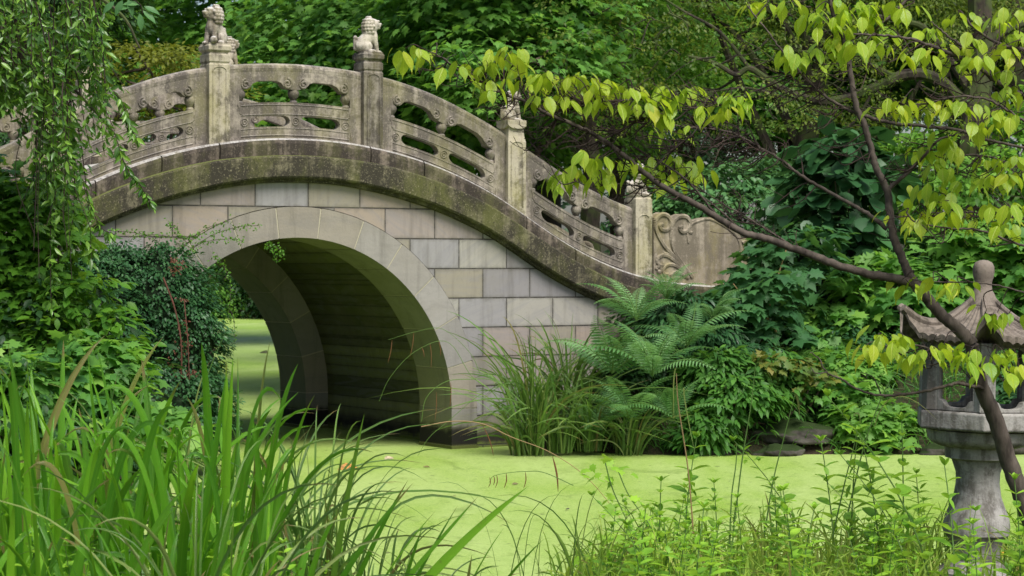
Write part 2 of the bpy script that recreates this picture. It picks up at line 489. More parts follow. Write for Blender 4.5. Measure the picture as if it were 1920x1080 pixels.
Z1 = [3.36,3.35,3.31,3.26,3.11,2.91,2.74,2.55,2.36,2.16,1.91,1.79,1.73,1.70]
D0 = [0,.5,1.11,1.73,2.38,2.7,2.98,3.23,3.71,4.2,5,6.6]
Z0 = [3.085,3.07,2.97,2.81,2.56,2.39,2.22,2.07,1.84,1.66,1.50,1.42]
D3 = [0,.44,.87,1.13,1.46,1.93,2.42,2.79,3.04,3.58,4.1,4.64,5]
Z3 = [4.365,4.35,4.31,4.27,4.20,4.05,3.84,3.66,3.51,3.22,2.98,2.80,2.74]
def mk(D, Z):
    D = np.array([-x for x in D[:0:-1]] + D); Z = np.array(Z[:0:-1] + Z)
    xs = np.linspace(-6.6, 6.6, 265); z = np.interp(xs, D, Z)
    k = np.ones(11)/11; zz = np.convolve(np.pad(z, 5, mode='edge'), k, 'valid')
    return lambda s: float(np.interp(s - SC, xs, zz))
L0, L1, L2, L3 = mk(D0, Z0), mk(D1, Z1), mk(D2, Z2), mk(D3, Z3)
S0, S1 = SC - 6.45, SC + 6.45
WID = 4.5

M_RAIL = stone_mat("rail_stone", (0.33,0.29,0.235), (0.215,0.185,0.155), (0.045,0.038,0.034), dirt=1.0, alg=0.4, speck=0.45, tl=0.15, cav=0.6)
M_POST = stone_mat("post_stone", (0.41,0.375,0.28), (0.34,0.30,0.23), (0.09,0.078,0.06), dirt=0.6, alg=0.45, algae=(0.26,0.24,0.07), speck=0.3)
M_POSTD = stone_mat("post_stone_dark", (0.25,0.225,0.185), (0.19,0.165,0.135), (0.055,0.047,0.04), dirt=0.9, alg=0.5, algae=(0.13,0.12,0.04), speck=0.4)
M_CORN = stone_mat("cornice_stone", (0.19,0.17,0.11), (0.115,0.105,0.062), (0.026,0.023,0.017), dirt=1.15, alg=0.65, algae=(0.10,0.105,0.03), speck=0.75, streak=2.2, topmoss=0.9)
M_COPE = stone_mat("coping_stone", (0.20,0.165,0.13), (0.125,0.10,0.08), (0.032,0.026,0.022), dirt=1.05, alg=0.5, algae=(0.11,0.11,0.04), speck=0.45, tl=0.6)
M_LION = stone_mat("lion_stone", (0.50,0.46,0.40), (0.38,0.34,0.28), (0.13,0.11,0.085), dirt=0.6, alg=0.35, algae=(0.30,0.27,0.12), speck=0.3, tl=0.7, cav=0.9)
M_SCROLL = stone_mat("scroll_stone", (0.31,0.27,0.205), (0.225,0.19,0.145), (0.08,0.067,0.046), dirt=0.85, alg=0.75, algae=(0.20,0.17,0.055), speck=0.35, cav=0.7)

# ashlar (object coordinates = bridge local)
def ashlar(name, bw, rh, z0, x0, base, tones, joint=(0.05,0.045,0.04), jw=0.007, dirt=0.3, vary=1.0, jlo=0.55):
    m, nt, out = mat(name); g = G(nt); co = g.coord()
    sx = g.n('ShaderNodeSeparateXYZ'); g.l(co, sx.inputs[0])
    row = g.math('FLOOR', g.math('DIVIDE', g.math('SUBTRACT', sx.outputs[2], z0), rh))
    off = g.math('MULTIPLY', g.math('MODULO', g.math('ADD', row, 100.0), 2.0), bw/2)
    u = g.math('DIVIDE', g.math('SUBTRACT', g.math('ADD', sx.outputs[0], off), x0), bw)
    colm = g.math('FLOOR', u)
    fu = g.math('MULTIPLY', g.math('FRACT', u), bw)
    fz = g.math('MULTIPLY', g.math('FRACT', g.math('DIVIDE', g.math('SUBTRACT', sx.outputs[2], z0), rh)), rh)
    wob = g.math('MULTIPLY', g.math('SUBTRACT', g.noise(co, 6, 2), 0.5), 0.006)
    du = g.math('MINIMUM', fu, g.math('SUBTRACT', bw, fu)); dz = g.math('MINIMUM', fz, g.math('SUBTRACT', rh, fz))
    dd = g.math('ADD', g.math('MINIMUM', g.math('MULTIPLY', du, 1.25), dz), wob)
    jt = g.ramp(g.math('DIVIDE', dd, jw*2.2), [(0.40, 1.0), (0.62, 0.0)])
    cb = g.n('ShaderNodeCombineXYZ'); g.l(colm, cb.inputs[0]); g.l(row, cb.inputs[1])
    wnz = g.n('ShaderNodeTexWhiteNoise', noise_dimensions='2D'); g.l(cb.outputs[0], wnz.inputs[0])
    c = g.ramp(wnz.outputs['Value'], [(i/len(tones), t) for i, t in enumerate(tones)], 'CONSTANT')
    c = g.mix(1 - vary, c, base)
    # sedimentary veins, tilted differently in each block
    sepc = g.n('ShaderNodeSeparateColor'); g.l(wnz.outputs['Color'], sepc.inputs[0])
    av = g.n('ShaderNodeVectorRotate', rotation_type='AXIS_ANGLE'); av.inputs['Axis'].default_value = (0, 1, 0)
    g.l(co, av.inputs['Vector']); g.l(g.math('MULTIPLY', g.math('SUBTRACT', sepc.outputs[1], 0.5), 1.6), av.inputs['Angle'])
    vn = g.noise(g.mapping(av.outputs[0], (0.8, 1, 7.0)), 1.8, 6, 0.65, 0.9)
    c = g.mix(g.ramp(vn, [(0.46, 0.0), (0.62, 0.32)]), c, (0.19, 0.185, 0.20))
    c = g.mix(g.ramp(g.noise(co, 1.1, 6, 0.65), [(0.50, 0.0), (0.75, dirt)]), c, (0.15, 0.14, 0.085))
    c = g.mix(g.ramp(g.noise(co, 45, 3), [(0.60, 0.0), (0.72, 0.22)]), c, (0.11, 0.10, 0.085))
    # waterline stain and algae belt
    zz = g.math('ADD', sx.outputs[2], g.math('MULTIPLY', g.math('SUBTRACT', g.noise(g.mapping(co, (3, 3, 1)), 2.0, 5), 0.5), 0.22))
    c = g.mix(g.ramp(zz, [(0.10, 0.75), (0.42, 0.0)]), c, (0.13, 0.13, 0.055))
    c = g.mix(g.ramp(zz, [(0.13, 0.93), (0.25, 0.0)]), c, (0.022, 0.020, 0.016))
    c = g.mix(g.ramp(zz, [(0.035, 1.0), (0.075, 0.0)]), c, (0.13, 0.17, 0.03))
    stn = g.noise(g.mapping(co, (5.5, 5.5, 0.55), loc=(1, 2, 3)), 1.0, 7, 0.68)
    c = g.mix(g.ramp(stn, [(0.50, 0.0), (0.72, 0.5)]), c, (0.075, 0.068, 0.052))
    grime = g.math('ADD', g.math('DIVIDE', dd, 0.12), g.math('MULTIPLY', g.noise(co, 9, 5), 1.0))
    c = g.mix(g.ramp(grime, [(0.45, 0.42), (0.85, 0.0)]), c, (0.09, 0.085, 0.065))
    jt = g.math('MULTIPLY', jt, g.ramp(g.noise(co, 7, 4), [(0.30, jlo), (0.55, 1.0)]))
    if jlo == 0: jt = g.math('MULTIPLY', jt, 0.6)
    c = g.mix(jt, c, joint)
    h = g.math('SUBTRACT', g.math('MULTIPLY', g.noise(co, 30, 4), 0.12), jt)
    g.l(g.bsdf(c, 0.85, 0.2, g.bump(h, 0.6, 0.012)), out.inputs[0])
    return m
tones = [(0.245,0.222,0.175), (0.220,0.208,0.208), (0.275,0.228,0.185), (0.295,0.28,0.245), (0.205,0.190,0.160), (0.25,0.24,0.238), (0.26,0.222,0.198)]
M_ASH = ashlar("ashlar_stone", 0.655, 0.345, 2.79 - 0.345*10, -3.17 + 0.0, (0.34,0.32,0.29), tones)
M_VAULT = ashlar("vault_stone", 0.42, 0.132, 0.05, 0.2, (0.26,0.25,0.15), [(0.16,0.175,0.07), (0.10,0.11,0.045), (0.20,0.21,0.085), (0.08,0.088,0.036)], joint=(0.04,0.04,0.022), jw=0.006, dirt=0.9, jlo=0.0)

m, nt, out = mat("voussoir_stone"); g = G(nt); co = g.coord()
at_ = g.n('ShaderNodeAttribute'); at_.attribute_name = 'tint'
c = g.ramp(at_.outputs['Fac'], [(0, (0.225,0.20,0.165)), (0.3, (0.255,0.24,0.22)), (0.55, (0.205,0.195,0.185)), (0.8, (0.24,0.212,0.17)), (1, (0.265,0.25,0.232))])
c = g.mix(g.ramp(g.noise(g.mapping(co, (1, 1, 3)), 2.2, 6, 0.65, 0.8), [(0.47, 0.0), (0.66, 0.4)]), c, (0.165, 0.155, 0.145))
c = g.mix(g.ramp(g.noise(co, 1.4, 6, 0.65), [(0.5, 0.0), (0.72, 0.4)]), c, (0.14, 0.125, 0.09))
sx = g.n('ShaderNodeSeparateXYZ'); g.l(co, sx.inputs[0])
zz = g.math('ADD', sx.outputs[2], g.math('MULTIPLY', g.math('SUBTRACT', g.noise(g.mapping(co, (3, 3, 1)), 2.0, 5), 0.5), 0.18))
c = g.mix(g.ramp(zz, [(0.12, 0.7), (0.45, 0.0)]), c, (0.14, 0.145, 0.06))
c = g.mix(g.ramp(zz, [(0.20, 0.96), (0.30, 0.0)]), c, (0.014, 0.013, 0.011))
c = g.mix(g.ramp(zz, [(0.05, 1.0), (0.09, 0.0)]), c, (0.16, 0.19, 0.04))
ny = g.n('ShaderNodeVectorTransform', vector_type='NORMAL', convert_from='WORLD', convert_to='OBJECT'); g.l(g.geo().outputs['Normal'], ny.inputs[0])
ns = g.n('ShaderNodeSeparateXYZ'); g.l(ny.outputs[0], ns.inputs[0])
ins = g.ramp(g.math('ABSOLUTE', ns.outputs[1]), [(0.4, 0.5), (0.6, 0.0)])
c = g.mix(g.math('MULTIPLY', ins, g.ramp(g.noise(co, 2.5, 5), [(0.25, 0.7), (0.6, 1.0)])), c, (0.115, 0.13, 0.035))  # intrados tinted with the green light that bounces off the water
drp = g.noise(g.mapping(co, (6, 6, 0.6)), 1.0, 6, 0.7)
c = g.mix(g.ramp(drp, [(0.52, 0.0), (0.72, 0.5)]), c, (0.075, 0.07, 0.055))
c = g.mix(g.ramp(g.noise(co, 50, 4, 0.7), [(0.60, 0.0), (0.72, 0.4)]), c, (0.09, 0.085, 0.07))
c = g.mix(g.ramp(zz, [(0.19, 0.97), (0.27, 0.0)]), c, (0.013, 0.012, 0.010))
c = g.mix(g.ramp(sx.outputs[2], [(0.04, 0.9), (0.05, 0.0)]), c, (0.10, 0.115, 0.03))
g.l(g.bsdf(c, 0.82, 0.22, g.bump(g.noise(co, 35, 4), 0.35, 0.01)), out.inputs[0])
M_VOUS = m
m, nt, out = mat("mortar"); g = G(nt)
g.l(g.bsdf((0.38, 0.35, 0.265), 0.9, 0.1), out.inputs[0]); M_MORT = m

bridge = empty("stone_bridge", (B0[0], B0[1], 0), (0, 0, TH))
tag(bridge, "weathered grey stone arched garden bridge with carved openwork railings over the green pond", "bridge")

RI, RE, ZS = 1.985, 2.33, 0.465
def arch_pts(r, n=40, zs=ZS): return [(SC - r*math.cos(PI*i/n), zs + r*math.sin(PI*i/n)) for i in range(n+1)]
def spandrel(t0, t1):
    mb = MB()
    ss = np.linspace(S0, S1, 120)
    top = [(s, L0(s) + 0.06) for s in ss]
    poly = [(S0, -0.8), (SC-RE-.009, -0.8)] + arch_pts(RE+.009) + [(SC+RE+.009, -0.8), (S1, -0.8)] + top[::-1]
    mb.prism(poly, [], LOC, t0, t1)
    return mb.build("spandrel_wall", M_ASH, bridge)
spandrel(0.012, 0.40); spandrel(WID-0.40, WID-0.012)

def ring(t0, t1):
    mb = MB(); bk = MB(); tin = []
    rr = random.Random(3)
    # radial wedges + pier blocks
    n = 13; gap = 0.007
    edges = [i/n for i in range(n+1)]
    for i in range(n):
        a0, a1 = PI*edges[i] + gap/2.1, PI*edges[i+1] - gap/2.1
        q = 6
        inn = [(SC - RI*math.cos(a0+(a1-a0)*k/q), ZS + RI*math.sin(a0+(a1-a0)*k/q)) for k in range(q+1)]
        ex = [(SC - RE*math.cos(a0+(a1-a0)*k/q), ZS + RE*math.sin(a0+(a1-a0)*k/q)) for k in range(q+1)]
        nv = len(mb.v); mb.prism(inn + ex[::-1], [], LOC, t0, t1); tin += [rr.random()]*(len(mb.v)-nv)
    for sg in (-1, 1):
        for z0, z1 in ((-0.8, 0.035), (0.04, 0.235), (0.24, ZS-0.003)):
            pr = 0.03 if z1 < 0.1 else 0.0
            nv = len(mb.v)
            a, b = (SC+RI-pr*0.6, SC+RE) if sg > 0 else (SC-RE, SC-RI+pr*0.6)
            mb.prism([(a, z0), (b, z0), (b, z1), (a, z1)], [], LOC, t0-(pr if t0 < 1 else 0), t1+(pr if t0 > 1 else 0)); tin += [rr.random()]*(len(mb.v)-nv)
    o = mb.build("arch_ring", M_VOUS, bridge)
    at2 = o.data.attributes.new('tint', 'FLOAT', 'POINT'); at2.data.foreach_set('value', np.array(tin, np.float32))
    inn = [(SC-RI-0.006, -0.8)] + arch_pts(RI+0.006) + [(SC+RI+0.006, -0.8)]
    ex = [(SC-RE+0.004, -0.8)] + arch_pts(RE-0.004) + [(SC+RE-0.004, -0.8)]
    bk.prism(inn + ex[::-1], [], LOC, t0+0.006, t1-0.006)
    bk.build("mortar_joints", M_MORT, o)
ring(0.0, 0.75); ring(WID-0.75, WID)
mb = MB()   # vault
inn = [(SC-RE+0.02, -0.8)] + arch_pts(RE-0.02) + [(SC+RE-0.02, -0.8)]
ex = [(SC-RE-.25, -0.8)] + arch_pts(RE+.12) + [(SC+RE+.25, -0.8)]
mb.prism(inn + ex[::-1], [], LOC, 0.755, WID-0.755)
mb.build("vault", M_VAULT, bridge)

def sweep(name, sec, mt, s0, s1, joints=None, n=140, gap=0.012, parent=bridge, flip=False, bevel=0):
    """sec: list of (t, fn(s)->z) closed section"""
    mb = MB(); cuts = [s0] + (joints or []) + [s1]
    for a, b in zip(cuts[:-1], cuts[1:]):
        a2 = a + (gap/2 if a != s0 else 0); b2 = b - (gap/2 if b != s1 else 0)
        m_ = max(2, int((b2-a2)/(s1-s0)*n))
        rings = []
        for s in np.linspace(a2, b2, m_):
            rings.append([(s, (WID - t if flip else t), f(s)) for t, f in sec])
        mb.loft(rings, True)
    return mb.build(name, mt, parent, bevel=bevel)
for fl in (False, True):
    sweep("cornice", [(0.02, lambda s: L0(s)-0.02), (-0.035, lambda s: L0(s)-0.012), (-0.045, lambda s: L0(s)+0.02), (-0.105, lambda s: L0(s)+0.03), (-0.12, lambda s: L0(s)+0.05), (-0.122, lambda s: L1(s)-0.02), (-0.11, lambda s: L1(s)), (0.02, lambda s: L1(s)+0.02)],
          M_CORN, S0, S1, joints=None, flip=fl)
    js = sorted([-7.2, -6.1, -5.1, -4.4, -3.65, -2.97, -1.1, -.4, 1.0, 1.7, 2.95, 3.9])
    if fl: js = [-7.0, -5.9, -4.9, -3.9, -2.97, -1.9, -0.8, 0.3, 1.4, 2.4, 3.4]
    sweep("coping", [((0.75 if fl else 0.55), lambda s: L1(s)+0.022), (-0.055, lambda s: L1(s)+0.006), (-0.065, lambda s: L2(s)-0.06), (-0.055, lambda s: L2(s)-0.02), (-0.03, lambda s: L2(s)), ((0.75 if fl else 0.55), lambda s: L2(s)+0.005)],
          M_COPE, S0, S1, joints=js, flip=fl, gap=0.014)
sweep("deck", [(0.41, lambda s: L0(s)+0.02), (0.41, lambda s: L2(s)-0.09), (WID-0.41, lambda s: L2(s)-0.09), (WID-0.41, lambda s: L0(s)+0.02)], M_COPE, S0, S1)

# ---- railing posts
POSTS = [SC + k*1.93 for k in (-2.46, -1.515, -0.513, 0.486, 1.49, 2.455)]
POSTS = [SC - 4.73, SC - 2.9, SC - 0.965, SC + 0.945, SC + 2.88, SC + 4.73]
TR = 0.075; TFAR = 3.88      # railing centre plane inside the edge
def post(s, tc, style, mt):
    mb = MB(); w = 0.25; zb = L2(s) - 0.13; zt = L2(s) + (0.10 if tc > 1 else 0) + (1.09 if abs(s-SC) < 2 else 1.07 if abs(s-SC) < 4 else 1.02)
    def rg(w_, z): return [(s-w_/2, tc-w_/2, z), (s+w_/2, tc-w_/2, z), (s+w_/2, tc+w_/2, z), (s-w_/2, tc+w_/2, z)]
    if style == 0:
        prof = [(w, zb), (w, zt-0.235), (w-0.02, zt-0.225), (w-0.02, zt-0.21), (w+0.0, zt-0.20), (w, zt-0.125), (w-0.03, zt-0.115), (w-0.03, zt-0.10), (w+0.02, zt-0.075), (w+0.025, zt-0.03), (w+0.0, zt-0.015), (w, zt)]
    elif style == 1:
        prof = [(w, zb), (w, zt-0.26), (w-0.03, zt-0.19), (w-0.045, zt-0.09), (w+0.0, zt-0.075), (w+0.015, zt-0.02), (w+0.015, zt)]
    else:
        prof = [(w, zb), (w, zt-0.06), (w-0.025, zt-0.05), (w-0.03, zt-0.03), (w-0.01, zt-0.02), (w-0.01, zt)]
    mb.loft([rg(a, b) for a, b in prof])
    for sg in (-1, 1):          # raised borders of the long sunk panel on the outer faces
        y = tc + sg*(w/2 + 0.003)
        z0, z1 = zb + 0.17, zt - 0.30
        hw = 0.078
        mb.box((s-hw, y, (z0+z1)/2), (0.014, 0.012, z1-z0)); mb.box((s+hw, y, (z0+z1)/2), (0.014, 0.012, z1-z0))
        arc = [(s + hw*math.cos(a), y, z1 + 0.045*math.sin(a)) for a in np.linspace(0, PI, 12)]
        mb.tube(arc, 0.007, 5)
    if style == 1:
        for sg in (-1, 1):
            for q in (0, 1):
                c0 = []
                for a in np.linspace(PI, 2*PI, 10):
                    c0.append((0.125*math.cos(a), 0.05*math.sin(a)))
                pl = [(-0.132, 0.0)] + c0 + [(0.132, 0.0)]
                fn = (lambda a, t, z: (s + a, tc + t, zt - 0.055 + z)) if q == 0 else (lambda a, t, z: (s + t, tc + a, zt - 0.055 + z))
                mb.prism(pl, [], fn, sg*0.10, sg*0.137)
    o = mb.build("railing_post", mt, bridge, bevel=0.008)
    return zt
styles = [1, 1, 0, 0, 1, 2]
pm = [M_POST, M_POST, M_POST, M_POSTD, M_POST, M_POST]
ptop = {}
for side, tc in ((0, TR+0.04), (1, TFAR)):
    for i, s in enumerate(POSTS):
        ptop[(side, i)] = (s, tc, post(s, tc, styles[i] if side == 0 else styles[5-i], pm[i] if side == 0 else M_POST))

# ---- railing panels
def spiral_pts(c, r, turns, a0, sg=1, n=26, k=0.8):
    return [(c[0] + r*(1-k*i/n)*math.cos(a0 + sg*turns*2*PI*i/n), c[1] + r*(1-k*i/n)*math.sin(a0 + sg*turns*2*PI*i/n)) for i in range(n+1)]
def panel(sa, sb, side):
    a, b = sa + 0.118, sb - 0.118; Ln = b - a
    def M2(u, v):
        s = a + u*Ln; return (s, L2(s)-0.012 + v*(L3(s) - L2(s)+0.012))
    def pts(l): return [M2(u, v) for u, v in l]
    tc = TR+0.04 if side == 0 else TFAR
    n = 24
    outer = [(i/n, 0) for i in range(n+1)] + [(1-i/n, 1) for i in range(n+1)]
    def slot(u0, u1, v0, v1):
        vm = (v0+v1)/2; r = (v1-v0)/2; ru = 0.045
        p = [(u0+ru + (u1-u0-2*ru)*i/8, v0) for i in range(9)]
        p += [(u1-ru+ru*math.sin(q)*1.0, vm - r*math.cos(q)) for q in np.linspace(0.25, PI-0.25, 7)]
        p += [(u1-ru - (u1-u0-2*ru)*i/8, v1) for i in range(9)]
        p += [(u0+ru-ru*math.sin(q), vm + r*math.cos(q)) for q in np.linspace(0.25, PI-0.25, 7)]
        return p
    def openg(u0, u1):      # upper opening with cloud bracket corners
        p = [(u0 + (u1-u0)*i/8, 0.51) for i in range(9)]
        p += [(u1, 0.60), (u1-0.002, 0.665), (u1-0.03, 0.69), (u1-0.065, 0.70), (u1-0.085, 0.735), (u1-0.10, 0.77), (u1-0.14, 0.80)]
        m_ = 5
        p += [(u1-0.14 - (u1-u0-0.28)*i/m_, 0.802) for i in range(1, m_)]
        p += [(u0+0.14, 0.80), (u0+0.10, 0.77), (u0+0.085, 0.735), (u0+0.065, 0.70), (u0+0.03, 0.69), (u0+0.002, 0.665), (u0, 0.60)]
        return p
    holes = [slot(0.165, 0.46, 0.18, 0.325), slot(0.54, 0.835, 0.18, 0.325), openg(0.088, 0.497), openg(0.503, 0.912)]
    # join the two upper openings through the middle so the vase stands free
    up = openg(0.088, 0.912)
    mid = []
    for (u, v) in up:
        mid.append((u, v))
    top_i = [i for i, (u, v) in enumerate(mid) if abs(v-0.802) < 1e-4]
    brk = [(0.64, 0.80), (0.605, 0.775), (0.59, 0.735), (0.565, 0.70), (0.52, 0.685), (0.48, 0.685), (0.435, 0.70), (0.41, 0.735), (0.395, 0.775), (0.36, 0.80)]
    mid = mid[:top_i[0]] + [(0.70, 0.802)] + brk + [(0.30, 0.802)] + mid[top_i[-1]+1:]
    mb = MB(); th = 0.055
    mb.prism(pts(outer), [pts(holes[0]), pts(holes[1]), pts(mid)], LOC, tc-th, tc+th)
    # rounded hand rail roll on top, sunk-line borders, scrolls
    mb.tube([(M2(u, 0.985)[0], tc, M2(u, 0.965)[1]) for u in np.linspace(0.0, 1.0, 20)], 0.062, 10)
    for sg in (-1, 1):
        yy = tc + sg*(th + 0.002)
        def ln(l, r=0.006): mb.tube([(M2(u, v)[0], yy, M2(u, v)[1]) for u, v in l], r, 4)
        us = np.linspace(0.10, 0.90, 16)
        ln([(u, 0.475) for u in us]); ln([(u, 0.345) for u in us]); ln([(u, 0.155) for u in us], 0.005); ln([(u, 0.06) for u in us], 0.009)
        ln([(0.075, 0.49), (0.09, 0.44), (0.09, 0.38), (0.115, 0.345)]); ln([(0.925, 0.49), (0.91, 0.44), (0.91, 0.38), (0.885, 0.345)])
        ln([(0.082, y_) for y_ in np.linspace(0.06, 0.16, 3)]); ln([(0.918, y_) for y_ in np.linspace(0.06, 0.16, 3)])
        for (cu, cv, sgn) in ((0.135, 0.76, 1), (0.865, 0.76, -1), (0.44, 0.765, -1), (0.56, 0.765, 1)):
            c = M2(cu, cv)
            mb.tube([(x_, yy, z_) for x_, z_ in spiral_pts(c, 0.058, 1.6, PI/2, sgn)], 0.013, 6)
        for (cu, cv) in ((0.125, 0.25), (0.5, 0.25), (0.875, 0.25)):
            c = M2(cu, cv)
            mb.tube([(x_, yy, z_) for x_, z_ in spiral_pts(c, 0.045, 1.0, 0, 1, k=0.15)], 0.008, 5)
            mb.tube([(x_, yy, z_) for x_, z_ in spiral_pts(c, 0.022, 1.0, 0, 1, k=0.3)], 0.007, 5)
    o = mb.build("railing_panel", M_RAIL, bridge)
    # vase balusters
    for u in (0.105, 0.5, 0.895):
        vb = MB(); s_, z_ = M2(u, 0.505); h = (M2(u, 0.69)[1] - z_) + 0.02
        pr = [(0.042, -0.01), (0.044, 0.10*h), (0.030, 0.18*h), (0.040, 0.30*h), (0.060, 0.48*h), (0.066, 0.66*h), (0.056, 0.84*h), (0.030, 0.96*h), (0.028, 1.1*h)]
        vb.lathe(pr, 14, (s_, tc, z_))
        vb.build("baluster", M_RAIL, o, smooth=True)
for side in (0, 1):
    for i in range(5): panel(POSTS[i], POSTS[i+1], side)

# ---- carved end panels
z5 = lambda x, y: facade(1120 + x/3.6, 300 + y/3.6, 0.06)
OUT = [(372,800),(372,430),(378,390),(400,366),(435,357),(470,368),(498,398),(510,392),(535,374),(575,366),(612,382),(638,415),(660,402),(700,391),(755,385),(820,410),(880,445),(930,480),(955,505),(968,540),(990,528),(1050,530),(1088,552),(1110,600),(1108,660),(1090,690),(1060,700),(1050,860),(372,830)]
OUT = [(x+6, y) for x, y in OUT][::-1]
REL = [
 ([(610,795),(540,680),(450,580),(395,480),(390,410),(430,368),(478,382),(492,430),(470,468),(435,470),(418,445),(440,432)], .030),
 ([(640,790),(570,700),(510,600),(495,500),(510,420),(550,382),(600,385),(622,425),(605,470),(572,485),(552,462),(570,446)], .030),
 ([(612,560),(604,500),(622,450),(660,420),(755,400),(860,450),(930,505),(958,570),(960,660)], .016),
 ([(640,490),(618,485),(612,460),(630,445)], .02),
 ([(600,790),(560,765),(520,757),(495,780),(505,800)], .026), ([(590,765),(530,715),(480,705),(440,735),(450,770),(475,772)], .026),
 ([(570,735),(500,665),(445,640),(405,665),(408,705),(435,712),(445,695)], .028), ([(545,690),(480,640),(440,628)], .022),
 ([(395,738),(402,722),(420,722),(428,740),(415,755),(400,750)], .026),
 ([(975,560),(1000,545),(1050,545),(1085,580),(1085,630),(1050,650),(1030,625),(1045,610)], .028), ([(1020,680),(1060,665),(1100,680)], .03)]
def endpanel(mir, side):
    tc = TR+0.04 if side == 0 else TFAR
    def fx(p):
        s, z = z5(*p); s = min(max(s, 2.85), 4.6)
        if mir: s = 2*SC - s
        return s, z
    poly = [fx(p) for p in OUT]
    if mir: poly = poly[::-1]
    mb = MB(); mb.prism(poly, [], LOC, tc-0.06, tc+0.06)
    for l, r in REL:
        for sg in (-1, 1):
            c = crv([(*fx(p), 0) for p in l], 5)
            mb.tube([(q[0], tc + sg*0.058, q[1]) for q in c], r, 6)
    mb.build("scroll_panel", M_SCROLL, bridge)
for side in (0, 1):
    endpanel(False, side); endpanel(True, side)

# ---- guardian lions
def lion_mesh(turn=0.0, ball=False):
    B = []
    def e(c, r, rot=0.0): B.append((c, r, rot))
    def cap(p, q, r0, r1, n=7):
        for i in range(n+1):
            t = i/n; e(tuple(p[k] + (q[k]-p[k])*t for k in range(3)), (r0+(r1-r0)*t,)*3)
    e((-.17, 0, .20), (.23, .19, .19)); cap((-.15, 0, .27), (.07, 0, .50), .19, .165)
    e((.10, 0, .43), (.15, .165, .21))
    for sg in (-1, 1):
        e((-.10, sg*.15, .17), (.17, .08, .15)); cap((-.02, sg*.20, .05), (.10, sg*.21, .045), .055, .05, 3)
        cap((.14, sg*.10, .42), (.20, sg*.115, .06), .075, .055); e((.245, sg*.115, .04), (.075, .058, .045))
        for k in range(3): e((.30, sg*.115 + (k-1)*.032, .035), (.025, .018, .03))
    cap((-.36, 0, .12), (-.38, .0, .34), .06, .04, 5); e((-.36, .0, .40), (.06, .05, .06))
    ct, st = math.cos(turn), math.sin(turn)
    def h(c, r):
        x, y = c[0]-.10, c[1]; e((.10 + x*ct - y*st, x*st + y*ct, c[2]), r, turn)
    h((.12, 0, .77), (.17, .16, .15)); h((.08, 0, .68), (.17, .17, .16))
    h((.27, 0, .76), (.09, .10, .065)); h((.255, 0, .675), (.08, .085, .035)); h((.34, 0, .785), (.035, .05, .03))
    for sg in (-1, 1):
        h((.245, sg*.075, .845), (.045, .045, .035)); h((.06, sg*.165, .83), (.045, .03, .06)); h((.29, sg*.06, .725), (.04, .035, .035))
    rr = random.Random(5)
    for j, zl in enumerate((.93, .86, .78, .70, .62, .54)):
        rad = (.09, .165, .195, .21, .205, .18)[j]
        m_ = (5, 8, 9, 10, 9, 8)[j]
        for i in range(m_):
            a = R(75) + (2*PI - R(150))*(i + 0.5*(j % 2))/m_
            h((.06 + rad*math.cos(a), rad*.88*math.sin(a), zl), (.052, .052, .048))
    if ball: e((.30, .19, .10), (.09, .09, .09))
    bm = bmesh.new()
    for c, r, rot in B:
        M = Matrix.Translation(c) @ Matrix.Rotation(rot, 4, 'Z') @ Matrix.Diagonal((*r, 1))
        bmesh.ops.create_icosphere(bm, subdivisions=3 if min(r) > .08 else 2, radius=1, matrix=M)
    me = bpy.data.meshes.new("lion"); bm.to_mesh(me); bm.free()
    tmp = bpy.data.objects.new("tmp_lion", me); col.objects.link(tmp)
    md = tmp.modifiers.new("r", 'REMESH'); md.mode = 'VOXEL'; md.voxel_size = 0.016
    dg = bpy.context.evaluated_depsgraph_get()
    out_ = bpy.data.meshes.new_from_object(tmp.evaluated_get(dg))
    bpy.data.objects.remove(tmp)
    bm = bmesh.new(); bm.from_mesh(out_)
    for _ in range(1): bmesh.ops.smooth_vert(bm, verts=bm.verts, factor=0.35, use_axis_x=True, use_axis_y=True, use_axis_z=True)
    bm.to_mesh(out_); bm.free()
    out_.name = "stone_lion"; out_.shade_smooth(); out_.materials.clear(); out_.materials.append(M_LION)
    return out_
LM = [lion_mesh(0.0), lion_mesh(-0.5, True), lion_mesh(0.6)]
def lion(key, which, rot, scl, label):
    s, t, z = ptop[key]
    o = bpy.data.objects.new("stone_lion", LM[which]); col.objects.link(o)
    p = W(s, t, z - 0.012); o.location = p
    o.rotation_euler = (0, 0, TH + rot); o.scale = (scl,)*3
    tag(o, label, "lion statue", "carved lions on the bridge posts")
lion((0, 2), 1, PI + 0.5, .455, "pale stone lion looking left with a ball under its paw, highest on the near railing")
lion((0, 3), 0, -.15, .44, "grey stone lion facing right on the dark post right of the top panel")
lion((0, 4), 0, 0.1, .40, "small stone lion seen past the tip of the yellow-green branch, halfway down the railing")
lion((0, 5), 2, -0.1, .40, "stone lion half hidden by branch leaves on the post beside the scroll panel")
lion((0, 1), 1, PI + 0.3, .42, "stone lion behind the hanging twigs on the left post")
lion((0, 0), 0, PI, .40, "stone lion low on the far left railing post behind the foliage")
lion((1, 3), 0, 0.15, .44, "stone lion on the far railing peeping out behind the highest near post")
